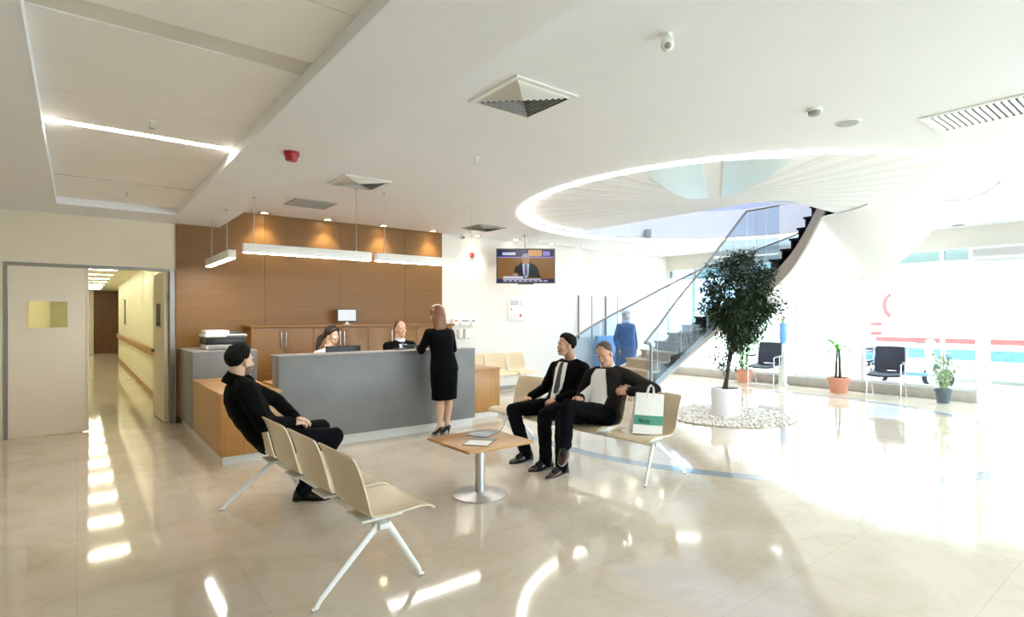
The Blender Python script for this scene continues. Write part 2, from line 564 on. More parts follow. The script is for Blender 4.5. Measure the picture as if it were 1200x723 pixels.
bm = NB(); box(bm, (LEFT - .2, FRONT - .2, 0), (2.0, FRONT, 3.78)); box(bm, (2.0, FRONT - .2, 2.85), (FACE + .28, FRONT, 3.78)); box(bm, (2.0, FRONT - .2, 0), (FACE + .28, FRONT, .2)); struct('wall_front', bm, 'white_paint', 'white wall behind the viewer around its added daylight windows', 'wall', smooth=False)
for i in range(8):  # unseen windows, added to let more daylight into the lobby
    x0 = 2.0 + i * 1.367; x1 = x0 + 1.367; f = .03
    bm = NB()
    for a, c in (((x0, FRONT - .14, .2), (x0 + f, FRONT - .06, 2.85)), ((x1 - f, FRONT - .14, .2), (x1, FRONT - .06, 2.85)), ((x0, FRONT - .14, .2), (x1, FRONT - .06, .25)), ((x0, FRONT - .14, 2.8), (x1, FRONT - .06, 2.85))): box(bm, a, c)
    wo = struct('window_%d' % (i + 11), bm, 'alu_white', 'white framed window added for daylight behind the viewer, number %d from the left' % (i + 1), 'window', smooth=False)
    b = NB(); box(b, (x0 + f, FRONT - .105, .25), (x1 - f, FRONT - .095, 2.8)); obj('pane', b, 'facade_glass', wo, smooth=False)
bm = NB(); box(bm, (LEFT, BACK - .014, 0), (-.76, BACK, .09)); struct('baseboard_left', bm, 'dark_wood', 'dark skirting left of the corridor door', 'skirting', smooth=False)
bm = NB(); box(bm, (1.125, BACK - .04, 0), (1.17, BACK - .026, .1)); struct('baseboard_back', bm, 'dark_wood', 'short dark skirting right of the corridor door', 'skirting', smooth=False)
bm = NB(); box(bm, (5.66, BACK - .014, 0), (FACE - .02, BACK, .08)); struct('baseboard_rear', bm, 'grey_plastic', 'grey skirting along the white wall', 'skirting', smooth=False)

# ---- double door to the corridor
bm = NB()
box(bm, (-.725, BACK - .012, 0), (-.69, BACK + .17, 2.2)); box(bm, (1.06, BACK - .012, 0), (1.12, BACK + .17, 2.2)); box(bm, (-.725, BACK - .012, 2.2), (1.12, BACK + .17, 2.235))
d1 = struct('door_1', bm, 'frame_grey', 'grey steel frame of the double corridor door, one leaf closed', 'door', smooth=False)
def door_leaf(p0, dirx, side, w=.80):
    """leaf from hinge corner p0 along dirx, thickness .05 toward side"""
    dx, sd = V(dirx), V(side)
    mt = Matrix(((dx.x, sd.x, 0, p0[0]), (dx.y, sd.y, 0, p0[1]), (0, 0, 1, 0), (0, 0, 0, 1)))
    wx0, wx1, wz0, wz1 = .19, .59, 1.40, 1.74
    t = bmesh.new()
    box(t, (0, 0, .012), (wx0, .05, 2.19)); box(t, (wx1, 0, .012), (w, .05, 2.19)); box(t, (wx0, 0, .012), (wx1, .05, wz0)); box(t, (wx0, 0, wz1), (wx1, .05, 2.19))
    b = NB(); merge(b, t, 0, mt); lf = obj('leaf', b, 'door_cream', d1, smooth=False)
    t = bmesh.new()
    for a, c in (((wx0 - .03, -.008, wz0 - .03), (wx0, .058, wz1 + .03)), ((wx1, -.008, wz0 - .03), (wx1 + .03, .058, wz1 + .03)),
                 ((wx0, -.008, wz0 - .03), (wx1, .058, wz0)), ((wx0, -.008, wz1), (wx1, .058, wz1 + .03))): box(t, a, c)
    b = NB(); merge(b, t, 0, mt); obj('window_frame', b, 'door_cream', lf, smooth=False)
    t = bmesh.new(); box(t, (wx0, .02, wz0), (wx1, .03, wz1)); b = NB(); merge(b, t, 0, mt); obj('vision_pane', b, 'vision_glass', lf, smooth=False)
    return lf, mt
door_leaf((-.685, BACK + .01), (1, 0, 0), (0, 1, 0), .80)
lf, mt = door_leaf((1.055, BACK + .10), (-.07, .9975, 0), (-.9975, -.07, 0), .86)
t = bmesh.new(); tube(t, [(.80, .05, 1.02), (.80, .09, 1.02), (.70, .095, 1.02)], .009); cyl(t, (.80, .055), .024, 1.0, 1.04)
b = NB(); merge(b, t, 0, mt); obj('lever_handle', b, 'dark_grey', lf)
bm = NB()
for z in (.3, 1.1, 1.92): cyl(bm, (1.062, BACK + .075), .009, z - .05, z + .05, 10)
obj('hinge', bm, 'dark_grey', d1)
bm = NB(); box(bm, (1.04, BACK - .005, 1.78), (1.06, BACK + .03, 1.88)); obj('closer_plate', bm, 'black_plastic', d1, smooth=False)
bm = NB(); box(bm, (.108, BACK - .004, .012), (.128, BACK + .068, 2.19)); obj('meeting_stile', bm, 'door_cream', d1, smooth=False)

# ---- corridor behind it
CZ = 2.62
bm = NB(); box(bm, (1.16, BACK + .16, 0), (1.3, 24.0, CZ)); box(bm, (1.3, 23.9, 0), (1.9, 24.0, CZ)); box(bm, (1.62, 24.0, 0), (1.76, 29.0, CZ))
struct('wall_corridor_right', bm, 'corridor_wall', 'pale yellow right wall of the corridor', 'wall', smooth=False)
bm = NB(); box(bm, (-.95, BACK + .16, 0), (-.80, 29.0, CZ)); struct('wall_corridor_left', bm, 'corridor_wall', 'pale yellow left wall of the corridor', 'wall', smooth=False)
bm = NB(); box(bm, (-.95, 28.9, 0), (1.9, 29.1, CZ)); struct('wall_corridor_end', bm, 'corridor_wall', 'pale end wall of the corridor', 'wall', smooth=False)
bm = NB(); box(bm, (.55, 28.84, 0), (1.38, 28.9, CZ - .02)); struct('door_3', bm, 'dark_wood', 'dark brown door at the far end of the corridor', 'door', smooth=False)
bm = NB(); box(bm, (-.95, BACK + .16, CZ), (1.9, 29.1, CZ + .1)); struct('ceiling_corridor', bm, 'corridor_wall', 'low corridor ceiling', 'ceiling', smooth=False)
bm = NB(); box(bm, (1.145, BACK + 1.0, .0), (1.16, 24, .1)); box(bm, (-.80, BACK + .2, 0), (-.785, 28.9, .1)); struct('baseboard_corridor', bm, 'handrail_wood', 'brown skirting of the corridor', 'skirting', smooth=False)
t = thing('crash_rail', 'long brown wooden handrail along the corridor wall', 'handrail', (1.12, 17, .8))
bm = NB(); box(bm, (1.10, BACK + 1.1, .80), (1.128, 23.95, .95), .008); obj('rail_board', bm, 'handrail_wood', t)
for i in range(12):
    bm = NB(); box(bm, (1.125, 10.8 + i * 1.15, .84), (1.16, 10.86 + i * 1.15, .9)); obj('bracket', bm, 'silver', t, smooth=False)
t = thing('crash_rail', 'short brown handrail beside the dark far corridor door', 'handrail', (1.5, 28, .8))
bm = NB(); box(bm, (1.585, 24.2, .80), (1.62, 28.8, .95)); obj('rail_board', bm, 'handrail_wood', t, smooth=False)
for k in range(9):
    y = 12.1 + 1.88 * k
    t = thing('ceiling_light', 'square lit light panel in the corridor ceiling', 'ceiling light', (.45, y, CZ - .02), group='corridor ceiling lights')
    b = NB(); box(b, (.17, y - .05, CZ - .012), (.73, y + .05, CZ - .004)); obj('diffuser', b, 'lamp_corridor', t, smooth=False)
    b = NB(); box(b, (.15, y - .09, CZ - .008), (.75, y + .09, CZ)); obj('housing', b, 'white_metal', t, smooth=False)
bm = NB(); box(bm, (1.135, 20.4, 1.3), (1.16, 20.75, 2.05), .004); tag(obj('wall_panel', bm, 'frame_grey', smooth=False), 'narrow grey wall panel far down the corridor wall', 'panel')

# ---- round opening: light ring, lid, stair shaft
def ring_mesh(bm, c, r0, r1, z0, z1, seg=128, a0=0, a1=2 * PI):
    full = abs(a1 - a0 - 2 * PI) < 1e-6
    n = seg if full else seg + 1
    P = []
    for k in range(n):
        a = a0 + (a1 - a0) * k / seg
        ca, sa = math.cos(a), math.sin(a)
        P.append([bm.verts.new((c[0] + r * ca, c[1] + r * sa, z)) for r, z in ((r0, z0), (r1, z0), (r1, z1), (r0, z1))])
    for k in range(n if full else n - 1):
        A, B = P[k], P[(k + 1) % n]
        for i in range(4): bm.faces.new([A[i], A[(i + 1) % 4], B[(i + 1) % 4], B[i]])
    if not full:
        bm.faces.new(P[0]); bm.faces.new(P[-1][::-1])
t = thing('ring_light', 'big glowing ring light around the round ceiling opening', 'ceiling light', (CX, CY, CEIL - .01))
bm = NB(); ring_mesh(bm, (CX, CY), 3.185, 3.297, CEIL - .012, CEIL + .02); obj('diffuser', bm, 'lamp_ring', t, smooth=False)
bm = NB(); ring_mesh(bm, (CX, CY), 3.185, 3.297, CEIL + .021, CEIL + .06); obj('housing', bm, 'white_metal', t, smooth=False)

# lid: recessed white disc that fills the opening except above the stair
EX, EY = 7.86, 3.92
poly = []
RL = 3.2
a_start = math.acos((EX - CX) / RL)                          # on the far side where x = EX
a_end = 2 * PI + math.asin((EY - CY) / RL)                   # on the near right side where y = EY
for k in range(97):
    a = a_start + (a_end - a_start) * k / 96
    poly.append((CX + RL * math.cos(a), CY + RL * math.sin(a)))
for k in range(9):                                           # rounded inner corner
    a = PI * 1.5 - (PI / 2) * k / 8
    poly.append((EX + .5 + .5 * math.cos(a), EY + .5 + .5 * math.sin(a)))
bm = NB(); prism(bm, poly, 3.225, 3.30)
lid = struct('trim_4', bm, 'ceiling_paint', 'white disc set in the round ceiling opening', 'ceiling', smooth=False)
fc = (7.25, 4.55)
def disc_r(a):                                               # distance from the fan centre to the disc rim
    dx, dy = math.cos(a), math.sin(a)
    ox, oy = fc[0] - CX, fc[1] - CY
    b_ = ox * dx + oy * dy
    return -b_ + math.sqrt(b_ * b_ - (ox * ox + oy * oy - 3.14 ** 2))
bm = NB()
for k in range(24):
    a = math.radians(100 + k * 10.2)
    R_ = disc_r(a)
    if 186 < math.degrees(a) < 240: continue
    d = V((math.cos(a), math.sin(a), 0)); s = V((-d.y, d.x, 0))
    q = []
    for rr, w in ((.55, .02), (R_, .085)):
        for sg in (-1, 1): q.append(V((*fc, 0)) + d * rr + s * w * sg)
    prism(bm, [(p.x, p.y) for p in (q[0], q[2], q[3], q[1])], 3.2225, 3.226)
obj('radial_rib', bm, 'rib_grey', lid, smooth=False)
bm = NB()
for q in ([(5.06, 4.12), (5.18, 3.80), (5.345, 3.50), (6.99, 4.50), (6.86, 4.72), (6.3, 4.60)], [(5.47, 3.33), (5.70, 3.04), (5.95, 2.80), (6.6, 3.45), (7.06, 4.02), (7.06, 4.32)]):
    prism(bm, q, 3.212, 3.226)
obj('frosted_panel', bm, 'frosted_panel', lid, smooth=False)

# shaft above the opening
bm = NB(); ring_mesh(bm, (CX, CY), 3.31, 3.45, 3.24, 5.4, 96)
struct('wall_stairwell', bm, 'shaft_blue', 'pale blue curved wall of the stairwell above', 'wall', angle=30)
bm = NB(); cyl(bm, (CX, CY), 3.45, 5.4, 5.5, 96); struct('ceiling_stairwell', bm, 'ceiling_paint', 'ceiling over the stairwell', 'ceiling', smooth=False)
t = thing('added_shaft_lamp', 'unseen round fill lamp added to brighten the upper stairwell', 'ceiling light', (9.2, 5.4, 5.38))  # added lamp, out of view, brightens the shaft above the stair
b = NB(); ring_mesh(b, (9.2, 5.4), .9, .97, 5.33, 5.4, 48); obj('rim', b, 'white_metal', t)
b = NB(); cyl(b, (9.2, 5.4), .9, 5.345, 5.36, 48); obj('diffuser', b, 'lamp_shaft_fill', t)
bm = NB(); box(bm, (-.06, -.05, -.09), (.06, .05, .09), .01)
p = V((9.55, 7.56, 3.30))
bm.transform(Matrix.Translation(p) @ Matrix.Rotation(-.6, 4, 'Z'))
tag(obj('wall_speaker', bm, 'grey_plastic'), 'small grey speaker box up on the stairwell rim', 'speaker')

# ---- facade: curb, windows, entrance door, header
bm = NB(); box(bm, (FACE, 2.76, 0), (FACE + .28, BACK, .20), .006); box(bm, (FACE, FRONT, 0), (FACE + .28, .86, .20), .006)
struct('trim_5', bm, 'stone_curb', 'low grey stone curb under the windows', 'curb')
bm = NB(); box(bm, (FACE + .05, FRONT, 2.80), (FACE + .28, BACK, CEIL)); struct('wall_right', bm, 'header_grey', 'grey wall band above the windows', 'wall', smooth=False)
bays = [(9.38, 8.61), (8.61, 7.28), (7.28, 5.95), (5.95, 4.62), (4.62, 3.28), (3.28, 2.76), (.86, -.45), (-.45, -1.76), (-1.76, -3.48)]
GX = FACE + .10
for i, (y1, y0) in enumerate(bays):
    bm = NB(); f = .032
    z0, zt, z1 = .20, 2.52, 2.80
    for a, c in (((GX - .04, y0, z0), (GX + .04, y0 + f, z1)), ((GX - .04, y1 - f, z0), (GX + .04, y1, z1)),
                 ((GX - .04, y0 + f, z0), (GX + .04, y1 - f, z0 + .05)), ((GX - .04, y0 + f, zt), (GX + .04, y1 - f, zt + .06)),
                 ((GX - .04, y0 + f, z1 - .03), (GX + .04, y1 - f, z1))): box(bm, a, c)
    wo = struct('window_%d' % (i + 1), bm, 'alu_white', 'tall white framed glazing bay number %d from the back corner' % (i + 1), 'window', smooth=False)
    b = NB(); box(b, (GX - .005, y0 + f, z0 + .05), (GX + .005, y1 - f, zt)); obj('pane', b, 'facade_glass', wo, smooth=False)
    b = NB(); box(b, (GX - .005, y0 + f, zt + .06), (GX + .005, y1 - f, z1 - .03)); obj('transom_pane', b, 'transom_glass', wo, smooth=False)
bm = NB()
for a, c in (((GX - .07, 2.68, 0), (GX + .07, 2.76, 2.52)), ((GX - .07, .86, 0), (GX + .07, .94, 2.52)), ((GX - .07, .94, 2.42), (GX + .07, 2.68, 2.52)), ((GX - .07, .86, 2.52), (GX + .07, 2.76, 2.80))): box(bm, a, c)
d2 = struct('door_2', bm, 'alu_white', 'white framed glass entrance door', 'door', smooth=False)
for y0, y1 in ((1.82, 2.66), (.96, 1.80)):
    b = NB(); g = .07
    for a, c in (((GX - .03, y0, .01), (GX + .03, y0 + g, 2.40)), ((GX - .03, y1 - g, .01), (GX + .03, y1, 2.40)), ((GX - .03, y0 + g, .01), (GX + .03, y1 - g, .12)), ((GX - .03, y0 + g, 2.30), (GX + .03, y1 - g, 2.40))): box(b, a, c)
    lf = obj('leaf', b, 'alu_white', d2, smooth=False)
    b = NB(); box(b, (GX - .005, y0 + g, .12), (GX + .005, y1 - g, 2.30)); obj('pane', b, 'door_glass', lf, smooth=False)
    yy = y0 + .035 if y0 > 1.5 else y1 - .035
    b = NB(); tube(b, [(GX - .03, yy, .9), (GX - .075, yy, .9), (GX - .075, yy, 1.3), (GX - .03, yy, 1.3)], .011); obj('pull_handle', b, 'steel', lf)
t = thing('air_curtain', 'long white air curtain box over the glass entrance door', 'air curtain', (FACE - .02, 1.8, 2.55))
bm = NB(); box(bm, (FACE - .16, .8, 2.56), (FACE + .05, 2.84, 2.77), .02); obj('casing', bm, 'alu_white', t)
bm = NB()
for k in range(10): box(bm, (FACE - .165, .86, 2.60 + .014 * k), (FACE - .158, 2.78, 2.606 + .014 * k))
obj('grille', bm, 'grey_plastic', t, smooth=False)

# ---- outdoors
bm = NB(); box(bm, (FACE + .28, -40, -.14), (70, 60, -.04)); box(bm, (-30, -40, -.14), (FACE + .28, FRONT - .2, -.04)); struct('ground', bm, 'pavement', 'pale pavement outside', 'ground', smooth=False)

def bus():
    t = thing('bus', 'long white bus with red and blue stripes parked outside the entrance', 'bus', (17.6, .1, -.04))
    x0, x1, y0, y1 = 16.4, 18.8, -5.6, 5.82
    b = NB(); box(b, (x0, y0, .32), (x1, y1, 3.2), .18, seg=4); body = obj('body', b, 'bus_white', t)
    b = NB(); box(b, (x0 - .012, y0 + .2, .90), (x0 + .01, y1 - .2, 1.02)); obj('red_stripe', b, 'bus_red', t, smooth=False)
    b = NB(); box(b, (x0 - .012, y0 + .2, .52), (x0 + .01, y1 - .2, .76)); obj('blue_stripe', b, 'bus_blue', t, smooth=False)
    b = NB()
    tube(b, [(x0 - .012, 5.22 + .22 * math.sin(a), 1.84 - .30 * math.cos(a)) for a in [PI * (.1 + .8 * k / 10) for k in range(11)]], .05, 8, flat=(.3, 1)); obj('red_emblem', b, 'bus_red', t)
    for z in (1.06, 1.30):
        b = NB(); box(b, (x0 - .015, 5.5, z), (x0 + .01, 5.76, z + .09), .01); obj('tail_lamp', b, 'bus_red', t)
    for y in (-4.0, 2.1):
        b = NB(); tube(b, [(x0 + .02, y, .44), (x0 + .3, y, .44)], .46, 28); obj('wheel', b, 'tyre', t)
    b = NB()
    for k in range(5): box(b, (x0 - .01, -3.9 + k * 1.9, 2.5), (x0 + .005, -2.3 + k * 1.9, 2.54))
    obj('side_groove', b, 'print_grey', t, smooth=False)
bus()
def motor_scooter():
    x = 14.4
    t = thing('motor_scooter', 'blue and white motor scooter parked outside behind the window chair', 'motor scooter', (x, 4.35, -.04))
    for y in (3.78, 4.98):
        b = NB()
        tube(b, [(x, y + .24 * math.cos(2 * PI * k / 28), .23 + .24 * math.sin(2 * PI * k / 28)) for k in range(28)], .045, 10, closed=True); w_ = obj('wheel', b, 'tyre', t)
        b = NB(); tube(b, [(x - .04, y, .23), (x + .04, y, .23)], .15, 20); obj('hub', b, 'silver', w_)
    b = NB()
    loft(b, [((x, 5.25, .62), (.03, 0, 0), (0, 0, .05)), ((x, 5.12, .64), (.13, 0, 0), (0, 0, .11)), ((x, 4.85, .60), (.17, 0, 0), (0, 0, .19)), ((x, 4.55, .56), (.16, 0, 0), (0, 0, .22)), ((x, 4.42, .44), (.15, 0, 0), (0, 0, .14))], 20, 2.2)
    obj('tail_body', b, 'car_blue', t)
    b = NB(); box(b, (x - .16, 3.95, .26), (x + .16, 4.55, .34), .03); obj('footboard', b, 'car_blue', t)
    b = NB()
    loft(b, [((x, 3.92, .32), (.12, 0, 0), (0, .06, 0)), ((x, 3.90, .55), (.20, 0, 0), (0, .07, 0)), ((x, 3.93, .8), (.17, 0, 0), (0, .07, 0)), ((x, 3.97, .95), (.10, 0, 0), (0, .06, 0))], 20, 2.2)
    obj('front_shield', b, 'bus_white', t)
    b = NB(); loft(b, [((x, 3.60, .46), (.05, 0, 0), (0, 0, .02)), ((x, 3.78, .52), (.075, 0, 0), (0, 0, .035)), ((x, 3.98, .46), (.05, 0, 0), (0, 0, .02))], 14); obj('mudguard', b, 'car_blue', t)
    b = NB(); tube(b, [(x, 3.78, .23), (x, 3.95, .95)], .025); obj('fork', b, 'silver', t)
    b = NB(); tube(b, [(x - .32, 4.06, .98), (x - .1, 3.98, .98), (x + .1, 3.98, .98), (x + .32, 4.06, .98)], .018); obj('handlebar', b, 'dark_grey', t)
    b = NB(); sph(b, (x, 3.92, .98), (.11, .09, .08)); obj('headlamp', b, 'bus_white', t)
    b = NB(); loft(b, [((x, 5.18, .80), (.10, 0, 0), (0, 0, .03)), ((x, 4.95, .82), (.14, 0, 0), (0, 0, .05)), ((x, 4.5, .79), (.11, 0, 0), (0, 0, .045))], 18); obj('seat', b, 'dark_grey', t)
motor_scooter()
bm = NB()
rnd = random.Random(3)
hg = []
for i in range(25):
    y = 5.6 + 19 * i / 24
    hg.append([V((23.6, y, -.04)), V((23.55, y, .5)), V((23.6, y, 1.0)), V((23.7, y, 1.42)), V((24.0, y, 1.5)), V((24.3, y, 1.42)), V((24.4, y, .7)), V((24.4, y, -.04))])
sheet(bm, hg, .06)
bmesh.ops.subdivide_edges(bm, edges=bm.edges[:], cuts=4, use_grid_fill=True)
for p_ in bm.verts:
    q_ = p_.co * 4
    p_.co += V((noise.noise(q_), noise.noise(q_ + V((9, 0, 0))), noise.noise(q_ + V((0, 9, 0))))) * .07
tag(obj('hedge', bm, 'hedge_green', angle=180), 'low pale green hedge outside across the street', 'hedge')

# ================================================================== STAIRCASE
RI, RO = 1.92, 3.12
def pw(tab, x):
    tab = sorted(tab)
    if x <= tab[0][0]: return tab[0][1]
    for (a, b), (c, d) in zip(tab, tab[1:]):
        if x <= c: return b + (d - b) * (x - a) / (c - a)
    return tab[-1][1]
def pws(tab, x):
    tab = sorted(tab)
    if x <= tab[0][0]: return tab[0][1]
    if x >= tab[-1][0]: return tab[-1][1]
    n = len(tab)
    def slope(i):
        if i == 0: return (tab[1][1] - tab[0][1]) / (tab[1][0] - tab[0][0])
        if i == n - 1: return (tab[-1][1] - tab[-2][1]) / (tab[-1][0] - tab[-2][0])
        return (tab[i + 1][1] - tab[i - 1][1]) / (tab[i + 1][0] - tab[i - 1][0])
    for i in range(n - 1):
        if x <= tab[i + 1][0]:
            h = tab[i + 1][0] - tab[i][0]; u = (x - tab[i][0]) / h
            a, b_, m0, m1 = tab[i][1], tab[i + 1][1], slope(i) * h, slope(i + 1) * h
            return (2 * u ** 3 - 3 * u * u + 1) * a + (u ** 3 - 2 * u * u + u) * m0 + (3 * u * u - 2 * u ** 3) * b_ + (u ** 3 - u * u) * m1
TREAD = [(-24, 3.78), (-17, 3.54), (0, 2.74), (15, 2.26), (30, 1.82), (60, .82), (74, .43), (90, 0)]
def inv_tread(h):
    return pw([(pws(TREAD, -24 + 114 * i / 120), -24 + 114 * i / 120) for i in range(121)], h)
STR_TOP = [(-24, 3.74), (-17, 3.44), (-8, 2.95), (0, 2.58), (15, 2.08), (30, 1.64), (60, .69), (76, .24), (82, .0)]
def pol(r, deg, z): return V((CX + r * math.cos(math.radians(deg)), CY + r * math.sin(math.radians(deg)), z))
st = thing('spiral_staircase', 'curved staircase with glass balustrades winding up through the round ceiling opening', 'staircase', (9.4, 7.0, 0))
NS = 22
rise = 3.78 / NS
for k in range(NS):
    z = rise * (k + 1)
    a0 = inv_tread(rise * k) ; a1 = inv_tread(z)
    b = NB()
    n = 5
    for (ra, rb) in ((RI + .02, RO),):
        pts = [(ra, a0 + 1.0), (rb, a0 + .6), ] + [(rb, a0 + (a1 - a0) * i / n) for i in range(1, n + 1)] + [(ra, a1 + (a0 - a1) * i / n) for i in range(n)]
        prism(b, [tuple(pol(r_, d_, 0).xy) for r_, d_ in pts], z - .035, z)
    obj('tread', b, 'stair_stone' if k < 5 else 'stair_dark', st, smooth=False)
    b = NB()
    q = [pol(RI + .02, a0, 0), pol(RO, a0, 0), pol(RO, a0 - .5, 0), pol(RI + .02, a0 - .8, 0)]
    prism(b, [tuple(p_.xy) for p_ in q], z - rise - (.0 if k == 0 else .002), z - .035)
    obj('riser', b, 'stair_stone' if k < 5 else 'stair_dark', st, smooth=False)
def curve(r, tab, d0, d1, n=60, off=0):
    return [pol(r, d0 + (d1 - d0) * i / n, pw(tab, d0 + (d1 - d0) * i / n) + off) for i in range(n + 1)]
def band(b, r0, r1, lo, hi, d0, d1, n=60):
    rg = []
    for i in range(n + 1):
        d = d0 + (d1 - d0) * i / n
        l, h = lo(d), hi(d)
        rg.append([b.verts.new(pol(r0, d, l)), b.verts.new(pol(r1, d, l)), b.verts.new(pol(r1, d, h)), b.verts.new(pol(r0, d, h))])
    for A, B in zip(rg, rg[1:]):
        for i in range(4): b.faces.new([A[i], A[(i + 1) % 4], B[(i + 1) % 4], B[i]])
    b.faces.new(rg[0][::-1]); b.faces.new(rg[-1])
top = lambda d: pws(STR_TOP, d)
thick = lambda d: .12 + .14 * min(1, max(0, (60 - d) / 60))
b = NB(); band(b, RI - .03, RI + .02, lambda d: max(0, top(d) - thick(d)), lambda d: top(d) + .03, 80, -24); obj('stringer', b, 'stringer_beige', st, angle=30)
# white soffit from the inner stringer to the deep outer skirt
B_OUT = [(-52, 3.2), (-50, 3.2), (-38, 2.90), (-24, 2.42), (0, 2.02), (15, 1.74), (30, 1.34), (60, .45), (80, .02)]
b = NB()
rg = []
def inner_low(d):
    return max(.01, top(d) - thick(d) * .8) if d >= -24 else 3.6 - .02 * (d + 24)
for i in range(73):
    d = 78 + (-50 - 78) * i / 72
    il = min(inner_low(d), 3.215) if d < -17 else inner_low(d)
    ol = pws(B_OUT, d)
    row = []
    for j in range(9):
        f = j / 8
        r_ = RI + (RO + .03 - RI) * f
        row.append((pol(r_, d, il + (ol - il) * f - .05 * math.sin(PI * f) * 0)))
    rg.append(row)
sheet(b, rg, .03)
obj('soffit', b, 'soffit_white', st, angle=60)
b = NB(); band(b, RO + .01, RO + .05, lambda d: max(0, pws(B_OUT, d) - .01), lambda d: max(pws(TREAD, d) + .06, pws(B_OUT, d) + .03) if d > -22 else 3.78, 86, -50, 72); obj('outer_skirt', b, 'soffit_white', st, angle=30)
# glass and rails: inner rail climbs more steeply than the steps, as in the place
RAIL_I = [(5, 3.53), (22, 3.49), (32, 3.04), (45, 2.46), (60, 1.87), (72, 1.38), (82, 1.06)]
RAIL_O = [(6, 3.20), (40, 2.58), (68, 1.79), (92, 1.20), (97, 1.05)]
for d0, d1 in ((81, 66), (65.6, 51), (50.6, 36), (35.6, 22), (21.6, 12), (11.6, 5)):
    b = NB(); band(b, RI - .052, RI - .04, lambda d: max(.02, top(d) - .06), lambda d: pw(RAIL_I, d) - .01, d0, d1, 12); obj('glass_panel', b, 'stair_glass', st, angle=30)
for d0, d1 in ((97, 82), (81.6, 67), (66.6, 52), (51.6, 37), (36.6, 22), (21.6, 6)):
    b = NB(); band(b, RO + .055, RO + .067, lambda d: max(.02, pws(TREAD, d) - .1), lambda d: pw(RAIL_O, d) - .01, d0, d1, 12); obj('glass_panel', b, 'stair_glass', st, angle=30)
b = NB(); tube(b, curve(RI - .046, RAIL_I, 82, 5), .022, 12); obj('handrail', b, 'steel', st, angle=60)
b = NB(); tube(b, curve(RO + .061, RAIL_O, 97, 6), .022, 12); obj('handrail', b, 'steel', st, angle=60)
pA, pB = pol(RI - .046, 82, 1.06), pol(RI - .046, 77.5, 1.03)
b = NB(); tube(b, [pA, pA + V((.05, 0, .0)), pB + V((-.03, 0, .01)), pB + V((0, 0, -.04)), V((pB.x, pB.y, .0))], .03, 12); obj('newel_post', b, 'steel', st, angle=60)
b = NB(); tube(b, [pol(RO + .061, 97, 1.06), pol(RO + .061, 97.6, 1.0), pol(RO + .061, 97.6, 0)], .022, 12); obj('newel_post', b, 'steel', st, angle=60)
b = NB()
for d in (73, 58, 43, 29, 17):
    p_ = pol(RI - .04, d, top(d) + .02); q_ = pol(RI - .04, d, pw(RAIL_I, d))
    tube(b, [p_, q_], .005, 6)
obj('glass_joint', b, 'silver', st)

# circular grey stone inlay under the ring and the pebble bed with the big tree
bm = NB(); ring_mesh(bm, (CX, CY), 3.37, 3.55, -.02, .0012, 128); struct('trim_6', bm, 'inlay_grey', 'grey stone ring set in the floor under the ceiling opening', 'floor inlay', smooth=False)
TX, TY = 7.96, 4.80
t = NB(); cyl(t, (TX, TY), .95, -.02, .006, 64); tag(obj('gravel_bed', t, 'pebble_bed', smooth=False), 'flat round gravel bed around the white tree pot', 'gravel', kind='stuff')
bm = NB()
rnd = random.Random(11)
for i in range(2600):
    rr = math.sqrt(rnd.uniform(.235 ** 2, .97 ** 2)); a = rnd.uniform(0, 2 * PI)
    s = rnd.uniform(.014, .034)
    tb = bmesh.new(); bmesh.ops.create_icosphere(tb, subdivisions=1, radius=1)
    mtx = Matrix.Translation((TX + rr * math.cos(a), TY + rr * math.sin(a), .008 + s * .35)) @ Matrix.Rotation(rnd.uniform(0, 6), 4, 'Z') @ Matrix.Diagonal((s, s * rnd.uniform(.6, .9), s * .6, 1))
    merge(bm, tb, 0, mtx)
tag(obj('pebbles', bm, 'pebble', angle=180, loc=(TX, TY, 0)), 'loose pale pebbles strewn round the white tree pot', 'pebbles', kind='stuff')

# ================================================================== PLANTS
def leaf(bm, p, d, n, L, w, mi=0):
    d = d.normalized(); s = d.cross(n)
    s = s.normalized() if s.length > 1e-5 else V((1, 0, 0))
    n2 = s.cross(d)
    a = bm.verts.new(p); c = bm.verts.new(p + d * L - n2 * L * .15)
    l = bm.verts.new(p + d * L * .45 + s * w + n2 * w * .35); r = bm.verts.new(p + d * L * .45 - s * w + n2 * w * .35); m = bm.verts.new(p + d * L * .5)
    for f in ((a, l, m), (a, m, r), (l, c, m), (m, c, r)): bm.faces.new(f).material_index = mi

